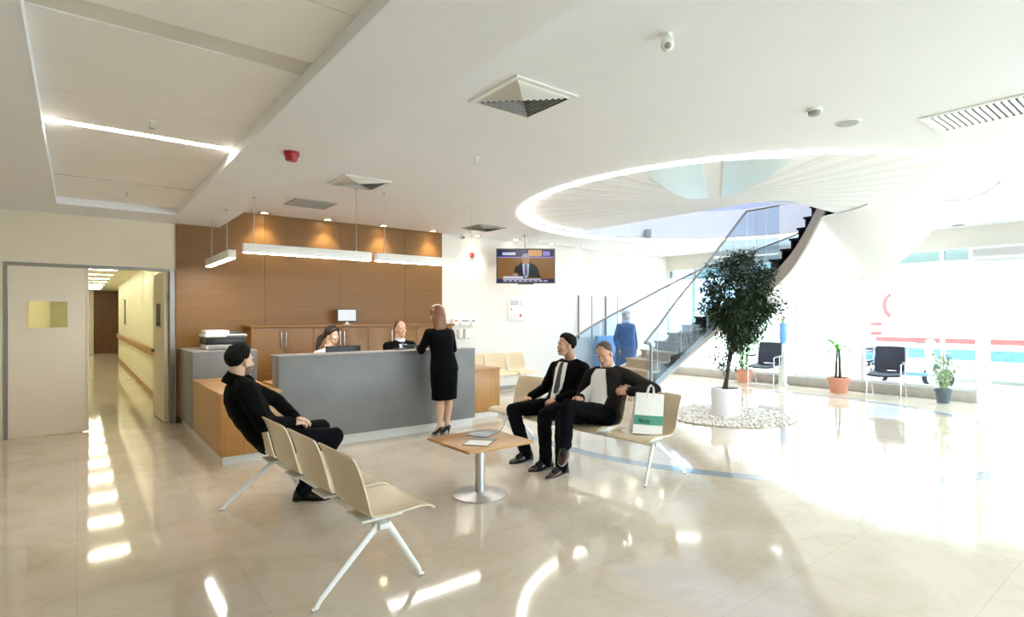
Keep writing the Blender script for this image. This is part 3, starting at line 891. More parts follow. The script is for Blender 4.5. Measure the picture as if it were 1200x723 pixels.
def ficus():
    rnd = random.Random(5)
    t = thing('ficus_tree', 'tall dark leafy ficus tree growing in the white round pot', 'potted tree', (TX, TY, 0))
    b = NB(); lathe(b, (TX, TY, 0), [(.20, .01), (.215, .02), (.225, .40), (.225, .44), (.20, .44), (.195, .40)], 48); obj('pot', b, 'pot_white', t)
    b = NB(); cyl(b, (TX, TY), .197, .36, .405, 32); obj('soil', b, 'soil', t)
    right = V((VIEW.y, -VIEW.x, 0))
    cc = V((TX, TY, 1.80)) + right * .20
    tr = NB(); ends = []
    for i, (dx, dy) in enumerate(((-.03, .0), (.03, .03), (.0, -.035))):
        pts = []
        for k in range(8):
            f = k / 7
            pts.append(V((TX + dx * (1 - f), TY + dy * (1 - f), .38 + f * .85)) + right * (.12 * f * f + .02 * math.sin(3 * f + i * 2)) + V((.03 * math.sin(5 * f + i * 2.1), .03 * math.cos(4 * f + i), 0)))
        tube(tr, pts, [.021 - .008 * k / 7 for k in range(8)], 8)
        ends.append(pts[-1])
    twigs = []
    for i in range(60):
        e = ends[i % 3] - V((0, 0, rnd.uniform(0, .28)))
        a = rnd.uniform(0, 2 * PI); zz = rnd.uniform(-.9, 1)
        q = math.sqrt(1 - min(1, zz * zz))
        tgt = cc + V((math.cos(a) * q * .5, math.sin(a) * q * .5, zz * .68)) * rnd.uniform(.6, .95)
        mid = (e + tgt) / 2 + V((rnd.uniform(-.06, .06), rnd.uniform(-.06, .06), .05))
        tube(tr, [e, mid, tgt], [.009, .006, .003], 6)
        twigs.append((e, mid, tgt))
    obj('trunk', tr, 'bark', t)
    lf = NB()
    # leaf clumps at the twig ends and throughout the crown
    clumps = [tg for _, _, tg in twigs]
    for i in range(300):
        while True:
            p = V((rnd.uniform(-1, 1), rnd.uniform(-1, 1), rnd.uniform(-1, 1)))
            if p.length <= 1 and p.length > .35: break
        x = V((p.x * .56, p.y * .56, p.z * .74))
        if p.z < -.1: x *= 1; x.x *= (1.1 + p.z * .55); x.y *= (1.1 + p.z * .55)
        bump = 1 + .18 * noise.noise(p * 2.2)
        clumps.append(cc + x * bump)
    for i in range(9):                                    # loose lower shoots
        a = rnd.uniform(0, 6.28); clumps.append(V((TX, TY, rnd.uniform(.72, 1.05))) + V((math.cos(a), math.sin(a), 0)) * rnd.uniform(.05, .2))
    for j, c in enumerate(clumps):
        n = 30 if j < len(clumps) - 9 else 16
        for k in range(n):
            off = V((rnd.gauss(0, .06), rnd.gauss(0, .06), rnd.gauss(0, .055)))
            p = c + off
            out = (p - cc); out = out.normalized() if out.length > 1e-4 else V((0, 0, 1))
            d = out * .6 + V((rnd.uniform(-1, 1), rnd.uniform(-1, 1), rnd.uniform(-1.0, .5)))
            n_ = V((rnd.uniform(-.6, .6), rnd.uniform(-.6, .6), 1))
            leaf(lf, p, d, n_, rnd.uniform(.05, .085), rnd.uniform(.012, .02))
    o = obj('foliage', lf, 'leaf_ficus', t, smooth=False)
ficus()

def pot(t, c, r, h, m):
    b = NB(); lathe(b, (c[0], c[1], 0), [(r * .72, .0), (r * .74, .015), (r * .95, h * .82), (r * 1.05, h * .83), (r * 1.05, h), (r * .93, h), (r * .9, h * .86)], 32); obj('pot', b, m, t)
    b = NB(); cyl(b, c, r * .9, h * .7, h * .9, 24); obj('soil', b, 'soil', t)
def palm():
    rnd = random.Random(9); c = (12.2, 4.86)
    t = thing('potted_palm', 'bright green young palm in a terracotta pot between the two black chairs', 'potted plant', (*c, 0))
    pot(t, c, .20, .31, 'terracotta')
    b = NB()
    for i in range(3): tube(b, [(c[0] + .05 * math.cos(i * 2.1), c[1] + .05 * math.sin(i * 2.1), .25), (c[0] + .04 * math.cos(i * 2.1), c[1] + .04 * math.sin(i * 2.1), .55), (c[0] + .02 * math.cos(i * 2.1), c[1] + .02 * math.sin(i * 2.1), .9)], [.03, .024, .014], 8)
    obj('stem', b, 'bark', t)
    b = NB()
    for i in range(13):
        a = i * 2.4; L = rnd.uniform(.3, .42); up = rnd.uniform(.6, 1.5)
        d = V((math.cos(a), math.sin(a), 0))
        P0 = V((c[0], c[1], .84))
        grid = []
        for k in range(8):
            f = k / 7
            p = P0 + d * (L * f) + V((0, 0, up * .42 * f - .36 * f * f))
            s = V((-d.y, d.x, 0)) * (.035 * math.sin(PI * (.08 + .9 * f)))
            grid.append([p - s, p + V((0, 0, -.008)), p + s])
        sheet(b, grid, .003)
    obj('frond', b, 'leaf_fresh', t, angle=60)
palm()
def leafy(label, c, r, h, m, leafm, top, n, L, sd, spread=.16, fl=None):
    rnd = random.Random(sd)
    t = thing('potted_plant', label, 'potted plant', (*c, 0))
    pot(t, c, r, h, m)
    b = NB(); lf = NB()
    for i in range(n):
        a = rnd.uniform(0, 6.28); q = rnd.uniform(.2, 1) * spread; z = rnd.uniform(h + .3 * (top - h), top)
        e = V((c[0] + q * math.cos(a), c[1] + q * math.sin(a), z))
        s = V((c[0] + .03 * math.cos(a), c[1] + .03 * math.sin(a), h * .85))
        pts = [s, (s + e) / 2 + V((0, 0, .04)), e]
        tube(b, pts, [.006, .004, .002], 6)
        for k in range(12):
            p = pts[1].lerp(pts[2], k / 11) if k > 3 else pts[0].lerp(pts[1], .3 + k / 5)
            leaf(lf, p, V((rnd.uniform(-1, 1), rnd.uniform(-1, 1), rnd.uniform(-.3, .8))), V((0, 0, 1)), L * rnd.uniform(.7, 1.2), L * .28)
    obj('stem', b, 'leaf_pale', t); obj('foliage', lf, leafm, t, smooth=False)
    return t
leafy('thin pale leafy plant in a dark pot beside the entrance door', (12.22, 3.13), .125, .25, 'pot_dark', 'leaf_pale', .98, 22, .09, 21, .22)
leafy('small green plant in a terracotta pot standing behind the big tree', (12.35, 6.98), .19, .30, 'terracotta', 'leaf_fresh', .95, 18, .10, 23, .17)
# vase with pink flowers behind the far black chair
rnd = random.Random(31)
bm = NB(); box(bm, (12.47, 6.07, 0), (12.65, 6.27, .02), .004); box(bm, (12.50, 6.10, .02), (12.62, 6.24, .90), .004); box(bm, (12.47, 6.07, .90), (12.65, 6.27, .93), .004)
tag(obj('flower_stand', bm, 'white_plastic'), 'slim white pedestal behind the far black chair', 'pedestal')
t = thing('flower_vase', 'blue vase with pink flowers behind the far black chair', 'vase', (12.57, 6.17, .93))
b = NB(); lathe(b, (12.57, 6.17, .93), [(.05, 0), (.065, .02), (.085, .2), (.075, .4), (.085, .46), (.075, .46), (.06, .4)], 28); obj('vase', b, 'vase_blue', t)
b = NB(); st_ = NB()
for i in range(26):
    a = rnd.uniform(0, 6.28); q = rnd.uniform(0, .13); z = rnd.uniform(1.44, 1.70)
    c = V((12.55 + q * math.cos(a), 6.17 + q * math.sin(a), z))
    tube(st_, [(12.57, 6.17, 1.28), c], .004, 5)
    for k in range(7):
        ang = k * 2 * PI / 7 + a
        leaf(b, c, V((math.cos(ang), math.sin(ang), .6)), V((0, 0, 1)), .06, .024)
obj('stem', st_, 'leaf_fresh', t); obj('blossom', b, 'petal_pink', t, smooth=False)

# ================================================================== SEATING
def shell_grid(w=.485):
    """beige one-piece shell, seat facing +x; rows along the profile from the seat front to the top of the back"""
    ctrl = [(.385, .405), (.365, .422), (.30, .432), (.20, .426), (.10, .420), (.02, .426), (-.03, .452), (-.06, .50), (-.085, .58), (-.11, .68), (-.135, .77), (-.148, .80)]
    # resample smoothly
    pts = []
    n = len(ctrl)
    for i in range(n - 1):
        p0, p1, p2, p3 = ctrl[max(0, i - 1)], ctrl[i], ctrl[i + 1], ctrl[min(n - 1, i + 2)]
        for k in range(3):
            f = k / 3
            pts.append(tuple(.5 * (2 * p1[j] + (p2[j] - p0[j]) * f + (2 * p0[j] - 5 * p1[j] + 4 * p2[j] - p3[j]) * f * f + (3 * p1[j] - p0[j] - 3 * p2[j] + p3[j]) * f ** 3) for j in (0, 1)))
    pts.append(ctrl[-1])
    m = len(pts)
    grid = []
    for i, (x, z) in enumerate(pts):
        f = i / (m - 1)
        hw = w / 2
        e = .07                                        # rounded corners at both ends
        dist = min(f, 1 - f) * 1.0
        if dist < e: hw -= .05 * (1 - math.sqrt(max(0, 1 - ((e - dist) / e) ** 2)))
        hw *= 1 - .06 * math.exp(-((f - .5) / .12) ** 2)
        row = []
        for j in range(13):
            u = -1 + 2 * j / 12
            back = max(0, (f - .45) / .55)
            dip = .022 * (u * u) * (1 if f < .5 else .4)          # seat edges lift a little
            wrap = .03 * (u * u) * math.sin(PI * min(1, back * 1.0)) if back > 0 else 0
            row.append(V((x + wrap, u * hw, z + dip * math.sin(PI * min(1, f * 1.6)) if f < .62 else z)))
        grid.append(row)
    return grid
SHELL = None
def make_bench(name, label, loc, rz, centres, end):
    """beam bench: local +x is where sitters face, seats along local y"""
    t = thing(name, label, 'bench', loc, rz, group='beige beam benches')
    for c in centres:
        b = NB(); sheet(b, [[p + V((0, c, 0)) for p in row] for row in shell_grid()], .011)
        obj('seat_shell', b, 'shell_beige', t, local=True, angle=60)
        b = NB(); box(b, (-.02, c - .11, .375), (.24, c + .11, .392), .006); box(b, (.06, c - .05, .355), (.16, c + .05, .38))
        obj('seat_bracket', b, 'white_metal', t, local=True)
    b = NB(); box(b, (.075, -end, .325), (.145, end, .36), .008); obj('beam', b, 'white_metal', t, local=True)
    for s in (-1, 1):
        for x in (-.30, .33):
            b = NB(); y = s * (end - .04)
            x0 = .11 + (.03 if x > 0 else -.03)
            tube(b, [(x0, y, .345), (x0 + (x - x0) * .93, y + s * .05, .05), (x, y + s * .055, .012), (x + .02 * (1 if x > 0 else -1), y + s * .055, .006)], [.015, .0105, .009, .009], 10, flat=(1, 1.5))
            lg = obj('leg', b, 'white_metal', t, local=True)
            b = NB(); cyl(b, (x + .008 * (1 if x > 0 else -1), y + s * .055), .016, 0, .010, 14); obj('foot_glide', b, 'grey_plastic', lg, local=True)
    return t
make_bench('row_bench', 'row of four beige shell seats seen from behind, man in black on its far seat', (1.255, 3.95, 0), math.radians(2.0), [-.84, -.28, .28, .84], .98)
make_bench('row_bench', 'row of four beige shell seats with two men and a paper bag', (4.36, 4.36, 0), math.radians(180 + 2.5), [-.93, -.31, .31, .93], 1.08)
make_bench('row_bench', 'row of three pale shell seats against the white back wall', (6.62, 8.98, 0), math.radians(-90), [-.52, 0, .52], .66)

def coffee_table():
    t = thing('coffee_table', 'square wood coffee table with one round silver pedestal', 'table', (2.765, 4.0, 0))
    b = NB(); box(b, (2.43, 3.665, .458), (3.10, 4.335, .482), .004); obj('tabletop', b, 'wood_top', t)
    b = NB(); cyl(b, (2.765, 4.0), .042, .02, .46, 32); obj('pedestal', b, 'silver', t)
    b = NB(); lathe(b, (2.765, 4.0, 0), [(.235, 0), (.24, .004), (.24, .010), (.22, .016), (.06, .024), (.045, .03)], 56); obj('base', b, 'silver', t)
    b = NB(); box(b, (2.665, 3.9, .448), (2.865, 4.1, .458)); obj('mounting_plate', b, 'silver', t, smooth=False)
coffee_table()
def magazine(label, c, rz, w, h, base, panel):
    t = thing('magazine', label, 'magazine', (*c, .482), rz, group='magazines on the coffee table')
    b = NB(); box(b, (-w / 2, -h / 2, 0), (w / 2, h / 2, .006), .001); obj('cover', b, base, t, local=True)
    b = NB(); box(b, (-w * .48, -h * .47, .006), (w * .1, h * .47, .0075)); obj('cover_print', b, panel, t, local=True, smooth=False)
magazine('pale open magazine at the near side of the coffee table', (2.70, 3.90), math.radians(38), .30, .215, 'magazine_dark', 'paper')
magazine('grey glossy magazine at the far side of the coffee table', (2.92, 4.17), math.radians(30), .30, .215, 'magazine_dark', 'print_grey')

def visitor_chair(loc, rz, label):
    t = thing('visitor_chair', label, 'chair', loc, rz, group='black visitor chairs by the windows')
    b = NB()
    grid = []
    for i in range(9):
        f = i / 8; row = []
        for j in range(9):
            u = -1 + 2 * j / 8
            row.append(V((-.26 - .09 * f + .03 * u * u, u * (.255 - .03 * abs(f - .3)), .50 + .46 * f)))
        grid.append(row)
    sheet(b, grid, .03); obj('backrest', b, 'chair_navy', t, local=True, angle=60)
    b = NB(); grid = [[V((-.25 + .5 * i / 8, -.25 + .5 * j / 8, .445 + .02 * ((j - 4) / 4) ** 2 - .03 * max(0, (i - 6) / 2) + .03 * max(0, (2 - i) / 2))) for j in range(9)] for i in range(9)]
    sheet(b, grid, .035); obj('seat', b, 'chair_navy', t, local=True, angle=60)
    for s in (-1, 1):
        b = NB(); y = s * .275
        tube(b, [(-.34, y, .92), (-.27, y, .66), (-.22, y, .66), (.16, y, .655), (.20, y, .63), (.23, y, .02), (.23, y, .012)], .012, 10); obj('frame_side', b, 'chrome', t, local=True)
        b = NB(); tube(b, [(-.10, y, .655), (-.10, y, .45), (-.24, y, .012)], .012, 10); obj('leg', b, 'chrome', t, local=True)
        b = NB(); box(b, (-.18, y - .022, .665), (.16, y + .022, .69), .008); obj('armrest', b, 'black_plastic', t, local=True)
    b = NB(); tube(b, [(.22, -.275, .05), (.22, .275, .05)], .01); tube(b, [(-.05, -.275, .42), (-.05, .275, .42)], .01); tube(b, [(.15, -.275, .42), (.15, .275, .42)], .01); obj('stretcher', b, 'chrome', t, local=True)
visitor_chair((12.22, 4.02, 0), math.radians(186), 'black backed chrome armchair between the palm and the entrance door')
visitor_chair((12.06, 6.33, 0), math.radians(186), 'black backed chrome armchair between the big tree and the palm')

# ================================================================== RECEPTION
t = thing('reception_counter', 'long grey reception counter the woman in black leans on', 'counter', (3.12, 6.75, 0))
b = NB(); box(b, (1.79, 6.56, .115), (4.45, 6.82, 1.085), .003); obj('front_slab', b, 'grey_laminate', t)
b = NB(); box(b, (1.785, 6.555, 1.085), (4.455, 6.90, 1.10), .002); obj('ledge', b, 'grey_edge', t)
b = NB(); box(b, (1.82, 6.585, 0), (4.42, 6.80, .115)); obj('kick_plate', b, 'kick_white', t, smooth=False)
b = NB(); box(b, (1.82, 6.82, .71), (4.44, 7.38, .745), .003); obj('worktop', b, 'wood_top', t)
b = NB(); box(b, (3.1, 6.82, .0), (3.14, 7.34, .71)); obj('support_panel', b, 'wood_desk', t, smooth=False)
t = thing('low_desk', 'low wooden desk wing at the left end of the grey counter', 'desk', (1.48, 7.25, 0))
b = NB(); box(b, (1.17, 6.38, .09), (1.76, 8.12, .715), .002); obj('carcass', b, 'wood_desk', t)
b = NB(); box(b, (1.165, 6.375, .715), (1.775, 8.125, .745), .003); obj('desktop', b, 'wood_top', t)
b = NB(); box(b, (1.19, 6.40, 0), (1.74, 8.10, .09)); obj('kick_plate', b, 'kick_white', t, smooth=False)
t = thing('low_desk', 'low wooden desk wing at the right end of the grey counter', 'desk', (4.82, 7.3, 0))
b = NB(); box(b, (4.47, 6.95, .09), (5.18, 7.7, .73), .002); obj('carcass', b, 'wood_desk', t)
b = NB(); box(b, (4.46, 6.94, .73), (5.19, 7.71, .76), .003); obj('desktop', b, 'wood_top', t)
b = NB(); box(b, (4.49, 6.97, 0), (5.16, 7.68, .09)); obj('kick_plate', b, 'kick_white', t, smooth=False)
t = thing('printer_counter', 'tall grey counter carrying the printer beside the corridor door', 'counter', (1.55, 8.75, 0))
b = NB(); box(b, (1.17, 8.14, .09), (1.94, 9.36, 1.075), .003); obj('carcass', b, 'grey_laminate', t)
b = NB(); box(b, (1.165, 8.135, 1.075), (1.945, 9.365, 1.09), .002); obj('countertop', b, 'grey_edge', t)
b = NB(); box(b, (1.20, 8.17, 0), (1.91, 9.34, .09)); obj('kick_plate', b, 'kick_white', t, smooth=False)
cab = [(2.05, 2.97), (2.97, 3.89), (3.89, 4.81), (4.81, 5.56)]
cl = ['wooden wall cabinet beside the printer counter', 'wooden wall cabinet behind the seated woman receptionist', 'wooden wall cabinet behind the bald receptionist', 'wooden wall cabinet at the end next to the white wall']
for (x0, x1), lb in zip(cab, cl):
    t = thing('wall_cabinet', lb, 'cabinet', ((x0 + x1) / 2, 9.15, 0), group='cabinets along the wood wall')
    b = NB(); box(b, (x0 + .001, 8.97, .06), (x1 - .001, 9.37, 1.37)); box(b, (x0 + .02, 9.0, 0), (x1 - .02, 9.35, .06)); obj('body', b, 'wood_cabinet', t, smooth=False)
    xm = (x0 + x1) / 2
    for a, c, hx in ((x0 + .003, xm - .002, xm - .035), (xm + .002, x1 - .003, xm + .035)):
        b = NB(); box(b, (a, 8.95, .07), (c, 8.97, 1.365), .002); dr = obj('door', b, 'wood_cabinet', t)
        b = NB(); tube(b, [(hx, 8.95, 1.30), (hx, 8.918, 1.30), (hx, 8.918, 1.08), (hx, 8.95, 1.08)], .008, 10); obj('bar_handle', b, 'chrome', dr)
bm = NB(); box(bm, (2.03, 8.93, 1.372), (5.60, 9.37, 1.41), .003); tag(obj('cabinet_top', bm, 'wood_cabinet'), 'long wooden top board over the wall cabinets', 'worktop')

# printer
t = thing('printer', 'black and white office printer on the grey counter', 'printer', (1.60, 8.72, 1.09))
def tb(name, a, c, m, bev=.012, **k):
    b = NB(); box(b, a, c, bev); return obj(name, b, m, t, **k)
tb('base', (1.38, 8.46, 1.09), (1.86, 8.95, 1.16), 'white_plastic')
tb('paper_tray', (1.40, 8.43, 1.105), (1.84, 8.5, 1.15), 'grey_plastic', .006)
tb('body', (1.37, 8.45, 1.16), (1.87, 8.96, 1.26), 'black_plastic')
tb('scanner_lid', (1.36, 8.44, 1.262), (1.88, 8.97, 1.30), 'white_plastic')
tb('document_feeder', (1.38, 8.55, 1.30), (1.68, 8.92, 1.355), 'white_plastic', .02)
tb('feeder_tray', (1.66, 8.58, 1.30), (1.84, 8.88, 1.33), 'dark_grey', .008)
tb('control_panel', (1.62, 8.40, 1.245), (1.86, 8.46, 1.285), 'dark_grey', .008)
bm = NB(); 
for k in range(9): box(bm, (1.60 + .01 * math.sin(k * 3), 8.17 + .006 * math.cos(k * 2), 1.09 + .004 * k), (1.82 + .01 * math.sin(k * 3), 8.40, 1.0935 + .004 * k))
tag(obj('paper_stack', bm, 'paper', smooth=False), 'small stack of white paper in front of the printer', 'paper')
t = thing('cup_dispenser', 'white upright box with rounded top on the low left desk', 'box', (1.66, 7.60, .745))
b = NB(); box(b, (1.55, 7.50, .745), (1.72, 7.70, .92), .015); obj('body', b, 'white_plastic', t)
b = NB(); box(b, (1.66, 7.52, .90), (1.72, 7.68, .96), .02); obj('lid', b, 'white_plastic', t)
bm = NB(); box(bm, (1.58, 7.82, .745), (1.74, 8.03, .775)); tag(obj('paper_pile', bm, 'paper', smooth=False), 'flat white papers on the low left desk', 'paper')
def monitor(label, x0, x1, y, z1):
    t = thing('computer_monitor', label, 'monitor', ((x0 + x1) / 2, y, .745), group='black monitors behind the counter')
    b = NB(); box(b, (x0, y, z1 - .33), (x1, y + .03, z1), .006); obj('case', b, 'black_plastic', t)
    b = NB(); box(b, (x0 + .015, y + .03, z1 - .315), (x1 - .015, y + .033, z1 - .015)); obj('screen', b, 'tablet_glow', t, smooth=False)
    xm = (x0 + x1) / 2
    b = NB(); box(b, (xm - .03, y - .03, .755), (xm + .03, y, z1 - .1), .006); obj('stand_neck', b, 'black_plastic', t)
    b = NB(); box(b, (xm - .12, y - .09, .745), (xm + .12, y + .1, .757), .004); obj('stand_foot', b, 'black_plastic', t)
monitor('black monitor back edge in front of the woman receptionist', 2.50, 2.96, 7.05, 1.168)
monitor('black monitor back edge in front of the bald receptionist', 3.60, 4.02, 7.06, 1.150)
t = thing('desk_telephone', 'small dark telephone beside the bald receptionist monitor', 'telephone', (3.44, 6.98, 1.085))
b = NB(); box(b, (3.34, 6.86, 1.10), (3.54, 6.90, 1.108)); box(b, (3.36, 6.80, 1.10), (3.52, 6.90, 1.118), .006); obj('body', b, 'dark_grey', t)
b = NB(); tube(b, [(3.37, 6.83, 1.122), (3.37, 6.88, 1.126)], .012, 10); obj('handset', b, 'black_plastic', t)
t = thing('tablet_display', 'small framed tablet display standing on the wall cabinet top', 'display', (3.60, 9.15, 1.41), math.radians(-12))
b = NB(); box(b, (-.165, -.012, .045), (.165, .012, .265), .006); obj('bezel', b, 'dark_grey', t, local=True)
b = NB(); box(b, (-.145, -.014, .063), (.145, -.011, .248)); obj('screen', b, 'tablet_glow', t, local=True, smooth=False)
b = NB(); box(b, (-.05, -.05, 0), (.05, .05, .012), .003); box(b, (-.02, -.01, .01), (.02, .015, .06)); obj('stand', b, 'white_plastic', t, local=True)

def office_chair(x, y, label):
    t = thing('office_chair', label, 'chair', (x, y, 0), group='office chairs behind the counter')
    b = NB(); box(b, (x - .24, y - .23, .47), (x + .24, y + .23, .54), .03); obj('seat', b, 'black_plastic', t)
    b = NB(); box(b, (x - .22, y + .24, .58), (x + .22, y + .29, .98), .02); obj('backrest', b, 'black_plastic', t)
    b = NB(); tube(b, [(x, y + .05, .46), (x, y + .3, .5), (x, y + .3, .7)], .02); obj('back_bar', b, 'black_plastic', t)
    b = NB(); cyl(b, (x, y), .028, .07, .47, 16); obj('column', b, 'steel', t)
    b = NB()
    for k in range(5):
        a = k * 2 * PI / 5
        tube(b, [(x, y, .1), (x + .28 * math.cos(a), y + .28 * math.sin(a), .06)], [.025, .016], 8)
        sph(b, (x + .28 * math.cos(a), y + .28 * math.sin(a), .028), .028, u=12, v=8)
    obj('star_base', b, 'black_plastic', t)
office_chair(2.72, 7.66, 'black office chair under the woman receptionist')
office_chair(3.80, 7.66, 'black office chair under the bald receptionist')

# ================================================================== LAMPS, CEILING AND WALL FITTINGS
def pendant(label, p0, p1, cables):
    p0, p1 = V(p0), V(p1)
    t = thing('linear_pendant', label, 'pendant lamp', ((p0 + p1) / 2), group='linear pendant lamps over the reception')
    d = (p1 - p0).normalized(); L = (p1 - p0).length
    mt = Matrix.Translation(p0) @ Matrix(((d.x, -d.y, 0, 0), (d.y, d.x, 0, 0), (0, 0, 1, 0), (0, 0, 0, 1)))
    a = bmesh.new(); box(a, (0, -.045, -.05), (L, .045, .05), .004); b = NB(); merge(b, a, 0, mt); obj('housing', b, 'white_metal', t)
    a = bmesh.new(); box(a, (.01, -.038, -.056), (L - .01, .038, -.05)); b = NB(); merge(b, a, 0, mt); obj('diffuser', b, 'lamp_white', t, smooth=False)
    for c in cables:
        q = p0 + d * c
        b = NB(); tube(b, [(q.x, q.y, q.z + .05), (q.x, q.y, CEIL if q.x > 1.7 else BULK)], .003, 6); cyl(b, (q.x, q.y), .012, q.z + .05, q.z + .065, 12); cyl(b, (q.x, q.y), .02, (CEIL if q.x > 1.7 else BULK) - .012, CEIL if q.x > 1.7 else BULK, 12); obj('cable', b, 'silver', t)
pendant('short white pendant lamp over the printer counter', (1.49, 7.45, 2.31), (1.49, 8.98, 2.31), (.3, 1.3))
pendant('white linear pendant lamp over the left half of the grey counter', (1.46, 6.76, 2.315), (2.97, 6.76, 2.315), (.12, 1.32))
pendant('white linear pendant lamp over the right half of the grey counter', (3.04, 6.76, 2.315), (4.66, 6.76, 2.315), (.12, 1.48))

for k, x in enumerate([2.30, 3.29, 4.29, 5.29, 6.29, 7.28, 8.28, 9.28, 10.25, 11.25, 12.2]):
    y = 9.20
    w = ['above the printer end of the wood wall', 'above the second wood panel', 'above the third wood panel', 'above the right end of the wood wall', 'nearest the corner of the wood wall', 'just left of the hanging screen', 'just right of the hanging screen', 'above the left framed panel', 'above the right framed panel', 'behind the stair rails', 'in the back right ceiling corner'][k]
    t = thing('downlight', 'small round ceiling downlight ' + w, 'downlight', (x, y, CEIL - .01), group='downlights along the back wall')
    b = NB(); ring_mesh(b, (x, y), .055, .085, CEIL - .012, CEIL + .004, 28); obj('rim', b, 'grey_plastic', t)
    b = NB(); cyl(b, (x, y), .056, CEIL - .004, CEIL + .002, 24); obj('lens', b, 'lamp_down', t)
    l = bpy.data.lights.new('downlight_beam', 'SPOT'); l.energy = 15; l.color = (1, .88, .7); l.spot_size = math.radians(95); l.spot_blend = .7; l.shadow_soft_size = .05
    lo = bpy.data.objects.new('beam', l); COL.objects.link(lo); lo.location = (0, 0, -.02); lo.parent = t
t = thing('downlight', 'small round ceiling downlight above the window header near the entrance', 'downlight', (12.3, 2.93, CEIL - .01))
b = NB(); ring_mesh(b, (12.3, 2.93), .055, .085, CEIL - .012, CEIL + .004, 28); obj('rim', b, 'grey_plastic', t)
b = NB(); cyl(b, (12.3, 2.93), .056, CEIL - .004, CEIL + .002, 24); obj('lens', b, 'lamp_off', t)

def diffuser(label, c, hw, hh, n, lou='white_metal', four=True, name='air_diffuser'):
    x, y = c
    t = thing(name, label, 'air vent', (x, y, CEIL - .02))
    b = NB(); z0, z1 = CEIL - .014, CEIL
    e = .035
    for a, d in (((x - hw, y - hh, z0), (x + hw, y - hh + e, z1)), ((x - hw, y + hh - e, z0), (x + hw, y + hh, z1)), ((x - hw, y - hh + e, z0), (x - hw + e, y + hh - e, z1)), ((x + hw - e, y - hh + e, z0), (x + hw, y + hh - e, z1))): box(b, a, d)
    obj('frame', b, lou, t, smooth=False)
    b = NB(); box(b, (x - hw + e, y - hh + e, CEIL - .003), (x + hw - e, y + hh - e, CEIL + .002)); obj('dark_backing', b, 'dark_grey', t, smooth=False)
    b = NB()
    if four:
        for k in range(n):
            f0 = 1 - k / n; w_ = (hw - e) * f0; h_ = (hh - e) * f0; s = (hw - e) / n
            q = [(-1, -1), (1, -1), (1, 1), (-1, 1)]
            for i in range(4):
                a, c_ = q[i], q[(i + 1) % 4]
                A = V((x + a[0] * w_, y + a[1] * h_, CEIL - .004)); B = V((x + c_[0] * w_, y + c_[1] * h_, CEIL - .004))
                A2 = V((x + a[0] * (w_ - s * .55), y + a[1] * (h_ - s * .55), CEIL - .024)); B2 = V((x + c_[0] * (w_ - s * .55), y + c_[1] * (h_ - s * .55), CEIL - .024))
                vs = [b.verts.new(p) for p in (A, B, B2, A2)]; up = [b.verts.new(p + V((0, 0, .002))) for p in (A, B, B2, A2)]
                b.faces.new(vs); b.faces.new(up[::-1])
                for m in range(4): b.faces.new([vs[m], vs[(m + 1) % 4], up[(m + 1) % 4], up[m]])
    else:
        L = 2 * (hh - e)
        for k in range(n):
            yy = y - hh + e + L * (k + .5) / n
            a = bmesh.new(); box(a, (x - hw + e, -.004, -.002), (x + hw - e, .022, .002))
            merge(b, a, 0, Matrix.Translation((0, yy, CEIL - .006)) @ Matrix.Rotation(-.7, 4, 'X'))
    obj('louvre', b, lou, t, smooth=False)
diffuser('large square louvred ceiling vent nearest the viewer', (2.60, 3.20), .29, .29, 8)
diffuser('square louvred ceiling vent between the bulkhead and the pendant lamps', (2.68, 6.42), .29, .29, 8)
diffuser('flat grey ceiling grille close to the wood wall', (2.64, 8.06), .29, .26, 14, 'grey_plastic', False, 'ceiling_grille')
diffuser('square ceiling vent near the hanging screen', (5.84, 8.32), .29, .29, 7, 'grey_plastic')
diffuser('rectangular louvred ceiling vent at the far right of the ceiling', (5.66, 1.12), .27, .42, 18, 'white_metal', False, 'ceiling_grille')

def lathe_thing(name, label, cat, c, parts, seg=28, sub=None):
    t = thing(name, label, cat, (c[0], c[1], c[2] - .02))
    for nm, prof, m in parts:
        b = NB(); lathe(b, c, prof, seg); obj(nm, b, m, t)
    return t
c = (2.66, 1.97, CEIL)
t = thing('motion_sensor', 'rounded white sensor on the ceiling nearest the viewer', 'sensor', (c[0], c[1], CEIL - .09))
b = NB(); cyl(b, c, .03, CEIL - .03, CEIL, 20); obj('mount', b, 'white_plastic', t)
b = NB(); sph(b, (c[0] - .012, c[1] - .012, CEIL - .062), (.038, .038, .045)); obj('lens_dome', b, 'white_plastic', t)
b = NB(); sph(b, (c[0] - .03, c[1] - .028, CEIL - .082), (.02, .02, .018)); obj('lens', b, 'grey_plastic', t)
lathe_thing('smoke_detector', 'white smoke detector on the ceiling in front of the ring light', 'smoke detector', (4.53, 1.98, CEIL), [('base', [(.055, -.018), (.058, -.012), (.058, 0)], 'white_plastic'), ('sensor', [(.025, -.05), (.042, -.042), (.045, -.018)], 'grey_plastic')])
lathe_thing('ceiling_speaker', 'flat round white speaker in the ceiling beside the smoke detector', 'speaker', (5.05, 1.94, CEIL), [('rim', [(.085, -.010), (.10, -.004), (.10, 0)], 'white_plastic'), ('grille', [(.08, -.014), (.084, -.010)], 'grey_plastic')])
lathe_thing('ceiling_fire_alarm', 'red round fire alarm on the lowered bulkhead', 'alarm', (1.385, 4.71, BULK), [('base', [(.06, -.03), (.062, -.02), (.062, 0)], 'red_plastic'), ('sounder', [(.025, -.075), (.042, -.07), (.05, -.055), (.05, -.03)], 'red_plastic')])
